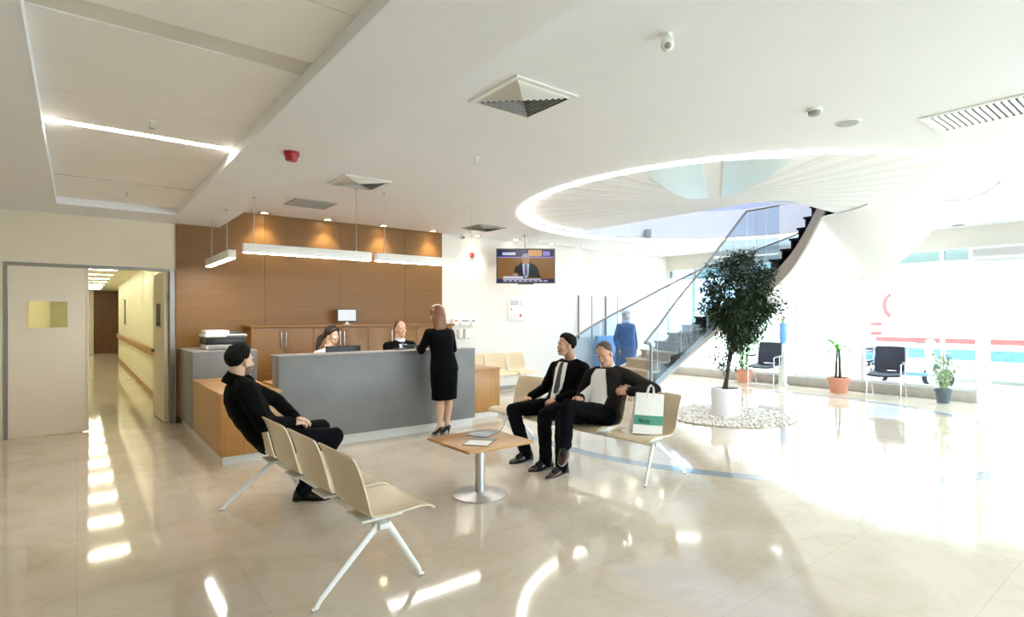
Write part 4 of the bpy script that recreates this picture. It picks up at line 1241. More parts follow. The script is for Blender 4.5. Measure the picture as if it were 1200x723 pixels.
def sprinkler(c, label):
    lathe_thing('ceiling_sprinkler', label, 'sprinkler', c, [('escutcheon', [(.03, -.006), (.035, 0)], 'white_plastic'), ('head', [(.006, -.05), (.008, -.02), (.012, -.006)], 'silver'), ('deflector', [(.022, -.054), (.022, -.051)], 'silver')], 16)
sprinkler((3.20, 4.70, CEIL), 'small sprinkler head on the ceiling above the coffee table')
sprinkler((.43, 4.84, RZ), 'small sprinkler head in the recess tiles by the lit strip')
sprinkler((.46, 7.75, RZ), 'small sprinkler head at the far end of the ceiling recess')

def spot_cam():
    t = thing('security_camera', 'small white security camera where the wood wall meets the white wall', 'camera', (6.0, 9.2, 3.08))
    b = NB(); cyl(b, (6.0, 9.28), .03, 3.13, 3.16, 16); tube(b, [(6.0, 9.28, 3.13), (6.0, 9.26, 3.10)], .01); obj('mount', b, 'white_plastic', t)
    b = NB(); tube(b, [(6.0, 9.30, 3.10), (5.95, 9.16, 3.085)], .03, 16); obj('housing', b, 'white_plastic', t)
    b = NB(); tube(b, [(5.95, 9.162, 3.085), (5.947, 9.152, 3.084)], .02, 16); obj('lens', b, 'black_plastic', t)
spot_cam()
t = thing('wall_mounted_alarm', 'red square alarm box high on the white wall', 'alarm', (6.30, BACK - .03, 2.74))
b = NB(); box(b, (6.25, BACK - .03, 2.735), (6.35, BACK, 2.835), .008); obj('case', b, 'red_plastic', t)
b = NB(); tube(b, [(6.30, BACK - .03, 2.785), (6.30, BACK - .05, 2.785)], .032, 20); obj('horn', b, 'red_plastic', t)
t = thing('wall_sign', 'white notice with grey lines and small red marks on the white wall', 'notice', (7.42, BACK - .015, 1.46))
b = NB(); box(b, (7.20, BACK - .02, 1.46), (7.64, BACK, 1.95), .004); obj('panel', b, 'white_plastic', t)
b = NB()
for i in range(3): box(b, (7.27, BACK - .0215, 1.86 - i * .032), (7.50, BACK - .02, 1.878 - i * .032))
box(b, (7.555, BACK - .0215, 1.78), (7.575, BACK - .02, 1.90)); obj('text_lines', b, 'print_grey', t, smooth=False)
b = NB(); box(b, (7.275, BACK - .0215, 1.68), (7.31, BACK - .02, 1.715)); obj('red_mark', b, 'print_red', t, smooth=False)
b = NB(); box(b, (7.52, BACK - .0215, 1.54), (7.58, BACK - .02, 1.59)); obj('red_mark', b, 'print_red', t, smooth=False)
for (x0, x1, z0, z1, m2, lb) in ((5.80, 5.95, 1.36, 1.50, 'print_pink', 'pink'), (5.97, 6.20, 1.36, 1.50, 'print_grey', 'plain'), (6.22, 6.34, 1.34, 1.50, 'print_violet', 'violet')):
    t = thing('wall_dispenser', {'pink': 'small wall box with a pink label next to the wood wall', 'plain': 'wide pale wall box between the pink and violet labelled ones', 'violet': 'small wall box with a violet label'}[lb], 'dispenser', ((x0 + x1) / 2, BACK - .05, z0), group='small boxes on the white wall')
    b = NB(); box(b, (x0, BACK - .09, z0), (x1, BACK, z1), .01); obj('body', b, 'white_plastic', t)
    b = NB(); box(b, (x0 + .03, BACK - .092, z1 - .06), (x1 - .03, BACK - .089, z1 - .02)); obj('label_patch', b, m2, t, smooth=False)
for x, lb in ((5.98, 'narrow white soap dispenser low on the white wall'), (6.15, 'wider white towel dispenser low on the white wall')):
    w_ = .035 if x < 6 else .06
    t = thing('wall_mounted_dispenser', lb, 'dispenser', (x, BACK - .05, 1.1))
    b = NB(); box(b, (x - w_, BACK - .10, 1.10), (x + w_, BACK, 1.29), .012); obj('body', b, 'white_plastic', t)
    b = NB(); box(b, (x - w_ * .7, BACK - .103, 1.105), (x + w_ * .7, BACK - .06, 1.12)); obj('spout', b, 'grey_plastic', t, smooth=False)
for x0, x1, lb in ((9.29, 9.76, 'tall white wall panel with grey sides, the one nearer the hanging screen'), (10.22, 10.66, 'tall white wall panel with grey sides, the one nearer the stairs')):
    t = thing('framed_panel', lb, 'wall panel', ((x0 + x1) / 2, BACK - .02, 1.02), group='tall panels on the white wall')
    b = NB(); box(b, (x0 + .03, BACK - .02, 1.03), (x1 - .03, BACK - .002, 2.03)); obj('panel', b, 'white_plastic', t, smooth=False)
    b = NB(); box(b, (x0, BACK - .035, 1.02), (x0 + .03, BACK, 2.04)); box(b, (x1 - .018, BACK - .025, 1.02), (x1, BACK, 2.04)); obj('side_rail', b, 'frame_grey', t, smooth=False)

# ---- television
TVC = V((7.02, 8.56, 2.545)); tv_rz = -YAW
t = thing('television', 'flat television showing a speaker, hanging from the ceiling', 'television', TVC, tv_rz)
TW, TH = .585, .345
b = NB(); box(b, (-TW, 0, -TH), (TW, .06, TH), .008); obj('case', b, 'black_plastic', t, local=True)
b = NB()
for a, c in (((-TW, -.008, -TH), (TW, 0, -TH + .03)), ((-TW, -.008, TH - .028), (TW, 0, TH)), ((-TW, -.008, -TH), (-TW + .028, 0, TH)), ((TW - .028, -.008, -TH), (TW, 0, TH))): box(b, a, c)
obj('bezel', b, 'dark_grey', t, local=True, smooth=False)
names = ['tv_brown', 'tv_navy', 'tv_suit', 'tv_skin', 'tv_hair', 'tv_shirt', 'tv_tie', 'tv_text', 'tv_lilac', 'tv_orange']
b = NB()
SW, SH = .557, .317
def sp(poly, m, lay):
    y0 = -.001 - lay * .0006
    vs = [b.verts.new((p[0], y0, p[1])) for p in poly]
    f = b.faces.new(vs); f.material_index = names.index(m)
def rect(x0, z0, x1, z1): return [(x0, z0), (x1, z0), (x1, z1), (x0, z1)]
sp(rect(-SW, -SH, SW, SH), 'tv_brown', 0)
sp(rect(-SW, .185, SW, SH), 'tv_navy', 1)
sp(rect(.05, .195, .32, SH), 'tv_orange', 2)
sp(rect(-SW, .165, SW, .185), 'tv_lilac', 1)
sp([(-.24, -.23), (-.21, -.02), (-.08, .06), (.10, .06), (.22, 0), (.30, -.23)], 'tv_suit', 2)
sp([(-.065, .05), (.07, .05), (.05, -.20), (.0, -.24), (-.05, -.15)], 'tv_shirt', 3)
sp([(-.02, .03), (.025, .03), (.04, -.18), (.0, -.22), (-.025, -.16)], 'tv_tie', 4)
sp([(.075 * math.cos(a), .135 + .105 * math.sin(a)) for a in [2 * PI * k / 20 for k in range(20)]], 'tv_skin', 4)
sp([(.082 * math.cos(a), .165 + .085 * math.sin(a)) for a in [PI * k / 12 for k in range(13)]], 'tv_hair', 5)
sp([(-.26, -.16), (-.20, -.13), (-.14, -.16), (-.16, -.21), (-.25, -.21)], 'tv_skin', 3)
sp(rect(-.46, .215, -.20, .27), 'tv_text', 2)
sp(rect(.34, .205, .48, .29), 'tv_lilac', 3)
sp(rect(-.45, -.245, -.05, -.205), 'tv_text', 5)
sp(rect(-SW, -SH, SW, -.255), 'tv_navy', 5)
sp(rect(-.45, -.272, .30, -.255), 'tv_text', 6)
for i in range(9): sp(rect(-.44 + i * .10, -.305, -.37 + i * .10, -.285), 'tv_text', 6)
obj('screen', b, names, t, local=True, smooth=False)
b = NB(); tube(b, [(0, .09, .1), (0, .09, CEIL - TVC.z)], .022, 16); cyl(b, (0, .09), .06, CEIL - TVC.z - .015, CEIL - TVC.z, 20); obj('ceiling_pole', b, 'silver', t, local=True)
b = NB(); box(b, (-.12, .06, -.1), (.12, .1, .14), .005); obj('bracket', b, 'dark_grey', t, local=True)
b = NB(); box(b, (-.16, .0, -TH - .02), (.16, .05, -TH), .006); obj('speaker_bar', b, 'dark_grey', t, local=True)

# ---- blue armchair by the back wall
t = thing('blue_armchair', 'light blue armchair by the white wall behind the stair glass', 'armchair', (10.05, 9.0, 0))
b = NB(); box(b, (9.72, 8.72, .22), (10.42, 9.2, .46), .04); obj('seat', b, 'blue_seat', t)
b = NB(); box(b, (9.72, 9.16, .25), (10.42, 9.30, 1.08), .04); obj('backrest', b, 'blue_seat', t)
for x in (9.70, 10.40):
    b = NB(); box(b, (x - .05, 8.74, .2), (x + .05, 9.26, .64), .03); obj('arm', b, 'blue_seat', t)
for x in (9.76, 10.36):
    for y in (8.78, 9.2):
        b = NB(); cyl(b, (x, y), .02, 0, .23, 12); obj('leg', b, 'steel', t)

# ---- paper bag on the seat
def bag():
    o = V((4.27, 3.41, 0))
    fw = V((-.86, -.51, 0)).normalized(); rt = V((-fw.y, fw.x, 0))            # rt points to the right as seen from the camera
    rt = -V((0, 0, 1)).cross(fw)
    t = thing('paper_bag', 'white paper carrier bag with a green band standing on the end seat', 'bag', (o.x, o.y, .44))
    lean = V((.10, .05, 0))
    rt = V((VIEW.y, -VIEW.x, 0)) * .97 + VIEW * .1
    rt.normalize()
    fw = V((rt.y, -rt.x, 0))
    if fw.dot(VIEW) > 0: fw = -fw
    def P(u, v, w):       # u across, v up, w toward the viewer
        tap = 1 - .06 * v / .36
        puff = .055 * (1 - .75 * v / .36)
        return o + rt * (u * .145 * tap + .06 * v / .36) + V((0, 0, .437 + v)) - fw * (v * .22) * .55 + fw * w * (puff + .01 * math.cos(u * 1.5)) + V((0, 0, -.012 * u))
    b = NB(); H_ = .37
    rings = []
    for i in range(13):
        v = H_ * i / 12
        ring = [P(-1 + 2 * k / 8, v, 1) for k in range(9)] + [P(1 - .04 * abs(k), v, 1 - 2 * k / 4) for k in range(1, 4)] + [P(1 - 2 * k / 8, v, -1) for k in range(9)] + [P(-1, v, -1 + 2 * k / 4) for k in range(1, 4)]
        rings.append([b.verts.new(p) for p in ring])
    n = len(rings[0])
    for i, (A, B) in enumerate(zip(rings, rings[1:])):
        for k in range(n): b.faces.new([A[k], A[(k + 1) % n], B[(k + 1) % n], B[k]])
    b.faces.new(rings[0][::-1]); b.faces.new(rings[-1])
    obj('bag_body', b, 'bag_paper', t, angle=50)
    b = NB(); sheet(b, [[P(-1.0 + 2.0 * k / 10, .085 + .085 * j / 2, 1.03) for k in range(11)] for j in range(3)], .002); obj('green_band', b, 'bag_green', t)
    b = NB()
    pts = []
    for k in range(40):
        f = k / 39
        pts.append(P(-.68 + .75 * f, .118 + .016 * math.sin(f * 26) * (1.5 if f < .12 else .8), 1.10))
    tube(b, pts, .0024, 6)
    tube(b, [P(-.6, .105, 1.1), P(-.2, .10, 1.1), P(.12, .106, 1.1)], .0018, 6)
    obj('script_lettering', b, 'bag_script', t)
    for w in (1, -1):
        b = NB(); tube(b, [P(.28, H_ - .03, w * 1.02), P(.26, H_ + .01, w * .8), P(.18, H_ + .06, w * .6), P(.0, H_ + .08, w * .5), P(-.14, H_ + .055, w * .6), P(-.2, H_ + .01, w * .8), P(-.2, H_ - .03, w * 1.02)], .007, 8); obj('handle', b, 'bag_paper', t)
bag()
SKY, EXPO = 3.5, 1.83

# ================================================================== PEOPLE
def basis(f, up=(0, 0, 1)):
    f = V(f).normalized(); r = f.cross(V(up)).normalized(); u = r.cross(f)
    return r, f, u

def head_frame(c, f, up):
    r, ff, u = basis(f, up)
    return Matrix(((r.x, ff.x, u.x, c[0]), (r.y, ff.y, u.y, c[1]), (r.z, ff.z, u.z, c[2]), (0, 0, 0, 1)))

def add_head(bm, F, neck, s=1.0, fem=False):
    t = bmesh.new()
    k = .93 if fem else 1
    sph(t, (0, -.018, .035), (.074, .094, .082), u=24, v=16)
    sph(t, (0, .022, -.03), (.061 * k, .066, .078), u=24, v=16)
    sph(t, (0, .038, -.085), (.047 * k, .046, .036 * k), u=20, v=12)
    sph(t, (0, .068, -.100), (.024 * k, .021, .018), u=14, v=10)
    for x in (-1, 1):
        sph(t, (x * .036, .055, -.032), (.026, .026, .026))
        sph(t, (x * .0735, -.012, -.018), (.010, .021, .033))
        sph(t, (x * .03, .066, .019), (.028, .016, .010))
    cap(t, V((0, .078, .006)), .0085, V((0, .096, -.030)), .0115)
    for x in (-1, 1): sph(t, (x * .011, .086, -.035), (.008, .011, .008))
    sph(t, (0, .083, -.062), (.025, .013, .006)); sph(t, (0, .082, -.073), (.021, .013, .007))
    t.transform(F @ Matrix.Scale(s, 4))
    merge(bm, t)
    nk = F @ V((0, -.034, -.06))
    cap(bm, nk, .057 * (.83 if fem else 1), V(neck), .062 * (.83 if fem else 1))

def add_hand(bm, wrist, d, palm, thumb, s=1.0, curl=.5, spread=.06):
    """d: wrist to knuckles, palm: the way the palm faces, thumb: side the thumb leaves from"""
    d = V(d).normalized(); palm = V(palm); palm = (palm - d * palm.dot(d)).normalized()
    th = V(thumb); th = (th - d * th.dot(d) - palm * th.dot(palm)).normalized()
    w = V(wrist)
    loft(bm, [(w - d * .01, th * .025 * s, palm * .019 * s), (w + d * .02 * s, th * .030 * s, palm * .017 * s), (w + d * .06 * s, th * .041 * s, palm * .015 * s), (w + d * .088 * s, th * .041 * s, palm * .013 * s), (w + d * .096 * s, th * .036 * s, palm * .010 * s)], 18, 2.6)
    for i, (o, L, r) in enumerate(((.031, .078, .0085), (.0105, .087, .009), (-.0105, .081, .0085), (-.031, .064, .0075))):
        p = w + (d * (.086 - abs(o) * .15) + th * o) * s
        a = .25 * curl
        dirv = (d + th * o * spread * 12).normalized()
        for seg, fr in enumerate((.46, .31, .23)):
            q = p + (dirv * math.cos(a) + palm * math.sin(a)) * L * fr * s
            cap(bm, p, r * s * (1 - .1 * seg), q, r * s * (.95 - .12 * seg), 10)
            p = q; a += curl * (.9 + .1 * i)
    p = w + (d * .025 + th * .026) * s
    q = p + (d * .026 + th * .027 + palm * .012) * s
    r_ = q + (d * .028 + th * .010 + palm * .012) * s
    e = r_ + (d * .023 - th * .001 + palm * .008) * s
    cap(bm, p, .0145 * s, q, .0115 * s, 10); cap(bm, q, .0115 * s, r_, .010 * s, 10); cap(bm, r_, .010 * s, e, .0082 * s, 10)

def spine_secs(pel, neck, R, ws, bend=.0, grow=0, low=0):
    """loft sections from the hips to the neck; ws: (fraction, half width, half depth)"""
    pel, neck = V(pel), V(neck)
    ax = neck - pel
    R = V(R).normalized()
    secs = []
    up = ax.normalized(); Fw = up.cross(R).normalized(); R2 = Fw.cross(up)
    for f, w, d in ws:
        c = pel + ax * f - Fw * bend * math.sin(PI * min(1, max(0, f)))
        secs.append((c, R2 * (w + grow), Fw * (d + grow)))
    return secs, Fw, R2
MALE = [(-.10, .145, .11), (0, .172, .125), (.18, .168, .122), (.38, .160, .118), (.60, .178, .125), (.78, .190, .118), (.90, .165, .095), (.97, .10, .075), (1.03, .062, .062)]
FEMALE = [(-.10, .15, .115), (0, .168, .125), (.18, .155, .115), (.38, .128, .10), (.58, .142, .118), (.74, .160, .118), (.88, .142, .088), (.96, .085, .066), (1.03, .052, .054)]

def hair_mesh(F, s, hline, thick, zc=.035, top_lim=2, seg=48, rough=.006, seed=0):
    b = bmesh.new()
    bmesh.ops.create_uvsphere(b, u_segments=seg, v_segments=32, radius=1)
    for v in b.verts:
        d = v.co.normalized()
        az = math.degrees(math.atan2(abs(d.x), d.y))          # 0 front, 180 back
        h = pw(hline, az)
        m = min(1, max(0, (d.z - h + .12) / .34)); m = m * m * (3 - 2 * m)
        if top_lim < 2: m *= min(1, max(0, (top_lim - d.z) / .15))
        n_ = noise.noise(d * 6 + V((seed, 0, 0))) * rough
        th = pw(thick, az) if isinstance(thick, list) else thick
        if d.z < -.2: th *= max(.25, 1 + (d.z + .2) * 1.15)
        t = -.02 + (th + .02) * m + n_ * m
        lo_ = .105 if (d.z < 0 and d.y < .1) else .084
        v.co = V((d.x * (.0755 + t), d.y * (.095 + t) - .018, d.z * (lo_ + t) + .035))
    b.transform(F @ Matrix.Scale(s, 4))
    return b
H_SHORT = [(0, .55), (35, .50), (60, .25), (78, -.05), (92, -.28), (105, -.42), (130, -.62), (180, -.68)]
H_RECEDE = [(0, .52), (22, .62), (42, .5), (62, .15), (78, -.12), (86, -.4), (94, -.2), (106, -.5), (130, -.8), (180, -.9)]
H_SIDES = [(0, 1.3), (45, 1.2), (66, .45), (80, -.05), (87, -.35), (95, -.2), (110, -.5), (135, -.75), (180, -.85)]
H_CROP = [(0, .70), (24, .86), (42, .66), (62, .2), (78, -.1), (86, -.38), (94, -.2), (106, -.5), (130, -.8), (180, -.88)]

def bvh_of(me, M_):
    return BVHTree.FromPolygons([M_ @ v.co for v in me.vertices], [tuple(p.vertices) for p in me.polygons])

def drape(bvh, rows, n, dirv, off, th):
    """a patch laid on a surface: rows of (left point, right point), cast along dirv, lifted by off"""
    dirv = V(dirv).normalized()
    grid = []
    for a, c in rows:
        a, c = V(a), V(c); row = []
        for k in range(n + 1):
            p = a.lerp(c, k / n)
            hit = bvh.ray_cast(p - dirv * .5, dirv, 1.2)
            q = hit[0] if hit[0] is not None else p
            row.append(q - dirv * off)
        grid.append(row)
    # follow the average level where a ray slipped past the edge
    b = NB(); sheet(b, grid, th)
    return b

def shoe(bm, ankle, fdir, up=(0, 0, 1), s=1.0, sole=None):
    """upper of a low shoe; ankle is the joint .085 above the sole"""
    f = V(fdir).normalized(); u = V(up); u = (u - f * u.dot(f)).normalized(); r = f.cross(u)
    a = V(ankle)
    secs = []
    for x, w, h, z0 in ((-.072, .016, .05, .004), (-.064, .028, .072, 0), (-.04, .034, .088, 0), (-.005, .036, .098, 0), (.04, .039, .082, 0), (.085, .045, .060, 0), (.13, .047, .048, 0), (.17, .041, .040, .002), (.20, .027, .030, .006), (.213, .012, .02, .01)):
        c = a + f * x * s + u * ((h + z0) / 2 - .085) * s
        secs.append((c, r * w * s, u * (h - z0) / 2 * s))
    loft(bm, secs, 20, 2.6)

def sole_mesh(ankle, fdir, up=(0, 0, 1), s=1.0):
    f = V(fdir).normalized(); u = V(up); u = (u - f * u.dot(f)).normalized(); r = f.cross(u)
    a = V(ankle)
    ol = [(-.076, .012), (-.06, .033), (-.02, .036), (.03, .037), (.085, .048), (.14, .049), (.18, .04), (.205, .024), (.218, .006)]
    pts = [(x, w) for x, w in ol] + [(x, -w) for x, w in ol[::-1]]
    b = NB()
    lo = [b.verts.new(a + f * x * s + r * w * s + u * (-.087) * s) for x, w in pts]
    hi = [b.verts.new(a + f * x * s + r * w * s + u * (-.074) * s) for x, w in pts]
    n = len(pts)
    b.faces.new(lo[::-1]); b.faces.new(hi)
    for i in range(n): b.faces.new([lo[i], lo[(i + 1) % n], hi[(i + 1) % n], hi[i]])
    # heel block
    hl = [(x, w) for x, w in ol[:3]] ; hp = hl + [(x, -w) for x, w in hl[::-1]]
    lo = [b.verts.new(a + f * x * s + r * w * .95 * s + u * (-.093) * s) for x, w in hp]
    hi = [b.verts.new(a + f * x * s + r * w * .95 * s + u * (-.085) * s) for x, w in hp]
    n = len(hp)
    b.faces.new(lo[::-1]); b.faces.new(hi)
    for i in range(n): b.faces.new([lo[i], lo[(i + 1) % n], hi[(i + 1) % n], hi[i]])
    return b

def paint_body(me, F, s, stub=False):
    Fi = (F @ Matrix.Scale(s, 4)).inverted()
    for p in me.polygons:
        c = Fi @ p.center
        if c.y > .07 and abs(c.x) < .026 and -.077 < c.z < -.058: p.material_index = 1
        elif stub and c.y > -.01 and -.125 < c.z < -.03 and not (abs(c.x) < .028 and c.z > -.05):
            if c.z < -.045 - .25 * (c.y - .02) * 0 and (abs(c.x) > .03 or c.z < -.05): p.material_index = 2

def face_bits(t, F, s, brow='hair_black', smile=False, looks_down=False):
    S = F @ Matrix.Scale(s, 4)
    for x in (-1, 1):
        if looks_down:
            b = NB(); tube(b, [(x * .020, .073, -.008), (x * .031, .074, -.010), (x * .043, .067, -.008)], [.0012, .002, .0012], 8); b.transform(S); obj('eyelid', b, 'iris', t)
        else:
            b = NB(); sph(b, (x * .031, .0625, -.002), (.0120, .0115, .0085), u=16, v=10); b.transform(S); e = obj('eye', b, 'eye_white', t)
        if not looks_down:
            b = NB(); sph(b, (x * .031, .0708, -.002), (.0056, .0042, .0060), u=12, v=8); b.transform(S); obj('iris', b, 'iris', e)
        b = NB(); tube(b, [(x * .014, .0785, .018), (x * .03, .0775, .022), (x * .048, .064, .017)], [.0035, .004, .0025], 8); b.transform(S); obj('eyebrow', b, brow, t)
    if smile:
        b = NB(); tube(b, [(-.02, .0915, -.064), (-.01, .0965, -.0675), (0, .098, -.0685), (.01, .0965, -.0675), (.02, .0915, -.064)], [.001, .0035, .004, .0035, .001], 8); b.transform(S); obj('smile_teeth', b, 'teeth', t)

def limb_dirs(a, b): return (V(b) - V(a)).normalized()

def collar(t, F, neck, Fw, m='white_shirt', r=.066):
    n = V(neck); b = NB()
    up = (F @ V((0, -.02, -.06)) - n).normalized()
    x, y, w = frame(up, V(Fw))
    rg = []
    for k in range(25):
        a = 2 * PI * k / 24
        base = n - up * .012 + (x * math.cos(a) + y * math.sin(a)) * (r + .006)
        drop = max(0, (x * math.cos(a) + y * math.sin(a)).dot(V(Fw)))
        topp = n + up * (.034 - .020 * drop) + (x * math.cos(a) + y * math.sin(a)) * r
        rg.append([base - up * .02 * drop + V(Fw) * .012 * drop, (base + topp) / 2 + V(Fw) * .006 * drop, topp])
    sheet(b, rg, .006)
    return obj('shirt_collar', b, m, t, angle=60)

def jacket_arm(bm, sh, el, wr, g=0):
    chain(bm, [sh, V(sh).lerp(V(el), .5), el], [.066 + g, .058 + g, .052 + g])
    chain(bm, [el, V(el).lerp(V(wr), .5), V(wr)], [.052 + g, .047 + g, .041 + g])

def body_arm(bm, sh, el, wr):
    cap(bm, V(sh), .045, V(el), .037); cap(bm, V(el), .037, V(wr), .025)

def seated_man(name_label, root, pel, neck, R, head, hf, hup, sh, el, wr, hand, hips, knees, ank, toes, cfg):
    """sh, el, wr, hips, knees, ank, toes: dicts with 'L' and 'R'"""
    t = thing('person', name_label, 'person', root)
    F = head_frame(head, hf, hup); s = cfg.get('hs', 1.0)
    # --- body: one continuous figure
    b = NB(); add_head(b, F, neck, s)
    secs, Fw, R2 = spine_secs(pel, neck, R, MALE, cfg.get('bend', .02), -.028)
    loft(b, secs, 24, 2.2)
    for q in 'LR':
        cap(b, V(neck) - V((0, 0, .05)), .05, V(sh[q]), .045)
        body_arm(b, sh[q], el[q], wr[q])
        cap(b, V(el[q]).lerp(V(wr[q]), .8), .027, V(wr[q]), .026)
        hd = hand[q]
        add_hand(b, wr[q], hd[0], hd[1], hd[2], cfg.get('hand', 1.0), hd[3])
        cap(b, V(hips[q]), .07, V(knees[q]), .045); cap(b, V(knees[q]), .045, V(ank[q]), .034)
        cap(b, V(ank[q]), .034, V(ank[q]) + V(toes[q]).normalized() * .12 - V((0, 0, .03)), .022)
    me = remesh(b, .0045, 3, .5)
    paint_body(me, F, s, cfg.get('stubble', False))
    for p_ in me.polygons:
        if min((p_.center - V(ank[q])).length for q in 'LR') < .17: p_.material_index = 3
    link('body', me, [cfg.get('skin', 'skin'), 'lips', 'stubble', 'sock_black'], t, angle=80)
    face_bits(t, F, s, cfg.get('brow', 'hair_black'), cfg.get('smile', False), cfg.get('down', False))
    for hm, args in cfg['hair']:
        b = hair_mesh(F, s, **args); obj('hair', b, hm, t, angle=80)
    # --- jacket
    b = NB()
    secs, Fw, R2 = spine_secs(pel, V(neck) - Fw * .0, R, cfg.get('jw', MALE)[:-1], cfg.get('bend', .02), .016)
    loft(b, secs, 28, 2.3)
    for q in 'LR':
        cap(b, V(neck) - (V(neck) - V(pel)) * .10, .062, V(sh[q]), .066)
        jacket_arm(b, sh[q], el[q], V(el[q]).lerp(V(wr[q]), .97), .010)
        cap(b, V(sh[q]) + V((0, 0, .012)), .062, V(sh[q]).lerp(V(neck), .5) + V((0, 0, .005)), .058)
        cap(b, V(pel) + R2 * (.10 if q == 'R' else -.10) - Fw * .02, .105, V(hips[q]).lerp(V(knees[q]), .14) + V((0, 0, .0)), .09)
    me = remesh(b, .011, 5, .5, cfg.get('wrinkle', .006), .07)
    jk = link('jacket', me, cfg['jacket'], t, angle=80)
    bv = bvh_of(me, W[t])
    # --- trousers
    b = NB()
    sph(b, V(pel), (.165, .125, .12), (R2, Fw, (V(neck) - V(pel)).normalized()))
    for q in 'LR':
        kn = V(knees[q]); an = V(ank[q]); hp = V(hips[q])
        chain(b, [hp, hp.lerp(kn, .5), kn], [.104, .090, .076])
        ac = an - (kn - an).normalized() * .012 + V(toes[q]).normalized() * .012
        chain(b, [kn, kn.lerp(ac, .35), kn.lerp(ac, .75), ac], [.076, .076, .068, .066])
    me = remesh(b, .011, 4, .5, .007, .06)
    link('trousers', me, cfg['trousers'], t, angle=80)
    # --- shoes
    for q in 'LR':
        b = NB(); u = cfg.get('foot_up', {}).get(q, V((0, 0, 1)))
        shoe(b, ank[q], toes[q], u, cfg.get('shoe_s', 1.05)); so = obj('shoe', b, cfg['shoe'], t, angle=60)
        obj('sole', sole_mesh(ank[q], toes[q], u, cfg.get('shoe_s', 1.05)), cfg.get('sole', 'shoe_black'), so, smooth=False)
    # --- cuffs
    for q in 'LR':
        d = limb_dirs(el[q], wr[q])
        b = NB(); tube(b, [V(wr[q]) - d * .035, V(wr[q]) + d * .004], [.037, .036], 18); obj('shirt_cuff', b, cfg.get('shirt', 'white_shirt'), t)
    return t, F, bv, Fw, R2, jk

def shirt_front(t, bv, pel, neck, Fw, R2, prof, m, off=.004, name='shirt_front', th=.006, shift=0):
    """prof: (fraction from neck down to the hips, half width)"""
    rows = []
    for f, w in prof:
        c = V(neck).lerp(V(pel), f) + R2 * (shift if not isinstance(shift, list) else pw(shift, f))
        rows.append((c - R2 * w, c + R2 * w))
    b = drape(bv, rows, 6, -Fw, off, th)
    return obj(name, b, m, t, angle=70)

def lapels(t, bv, pel, neck, Fw, R2, prof, m, shift=0):
    for s in (-1, 1):
        rows = []
        for f, w, lw in prof:
            c = V(neck).lerp(V(pel), f) + R2 * (pw(shift, f) if isinstance(shift, list) else shift)
            rows.append((c + R2 * s * w, c + R2 * s * (w + lw)))
        if s < 0: rows = [(b_, a_) for a_, b_ in rows]
        b = drape(bv, rows, 3, -Fw, .009, .008)
        obj('lapel', b, m, t, angle=70)

def watch(t, el, wr, m='chrome'):
    d = limb_dirs(el, wr)
    b = NB(); p = V(wr) + d * .012
    tube(b, [p - d * .010, p + d * .010], [.031, .031], 20); w_ = obj('wristwatch', b, m, t)
    x, y, z = frame(d)
    b = NB(); up = V((0, 0, 1)) - d * d.z; up.normalize()
    up = (up - VIEW * .8).normalized()
    tube(b, [p + up * .028, p + up * .036], .017, 18); obj('watch_face', b, 'watch_face', w_)

# ---- man in the dark suit with a tie, sitting in the middle of the facing bench
pel, neck = V((4.30, 4.64, .54)), V((4.45, 4.62, 1.045))
sh = {'R': V((4.40, 4.81, .955)), 'L': V((4.47, 4.44, .965))}
el = {'R': V((4.33, 4.93, .70)), 'L': V((4.38, 4.38, .70))}
wr = {'R': V((4.115, 4.925, .625)), 'L': V((4.165, 4.53, .638))}
hand = {'R': (V((-.95, .02, -.25)), V((-.1, 0, -1)), V((-.3, -1, 0)), .55), 'L': (V((-.80, .32, -.22)), V((.1, .4, -1)), V((-.3, 1, .5)), .7)}
hips = {'R': V((4.26, 4.74, .53)), 'L': V((4.27, 4.53, .53))}
knees = {'R': V((3.80, 4.86, .515)), 'L': V((3.86, 4.40, .51))}
ank = {'R': V((3.74, 4.66, .10)), 'L': V((3.76, 4.25, .10))}
toes = {'R': V((-1, .06, -.06)), 'L': V((-1, .10, -.06))}
ank = {'R': V((3.80, 4.62, .098)), 'L': V((3.77, 4.26, .098))}
t, F, bv, Fw, R2, jk = seated_man('man in dark suit, white shirt and tie looking away on the middle seat', (4.1, 4.6, 0), pel, neck, (0, 1, 0),
    V((4.345, 4.59, 1.225)), V((-1, .30, .03)), V((.08, 0, 1)), sh, el, wr, hand, hips, knees, ank, toes,
    dict(hair=[('hair_black', dict(hline=H_RECEDE, thick=.020, rough=.008, seed=2))], jacket='black_suit', trousers='black_trousers', shoe='shoe_black', skin='skin', hs=1.0, brow='hair_black'))
collar(t, F, neck, Fw)
sft = [(0, .0), (.5, -.015), (1, -.03)]
shirt_front(t, bv, pel, neck, Fw, R2, [(.02, .055), (.10, .080), (.25, .092), (.42, .088), (.60, .075), (.80, .068), (.92, .055)], 'white_shirt', shift=sft)
lapels(t, bv, pel, neck, Fw, R2, [(.01, .053, .03), (.10, .078, .06), (.28, .090, .06), (.45, .086, .04), (.62, .073, .02)], 'black_suit', sft)
shirt_front(t, bv, pel, neck, Fw, R2, [(.09, .020), (.2, .024), (.4, .030), (.62, .036), (.74, .034), (.79, .006)], 'tie_dark', .012, 'tie', .006, sft)
p = V(neck) + Fw * .078 - V((0, 0, .035))
b = NB(); loft(b, [(p + V((0, 0, .022)), R2 * .021, Fw * .012), (p, R2 * .018, Fw * .014), (p - V((0, 0, .02)), R2 * .012, Fw * .010)], 12); obj('tie_knot', b, 'tie_dark', t)
watch(t, el['L'], wr['L'])

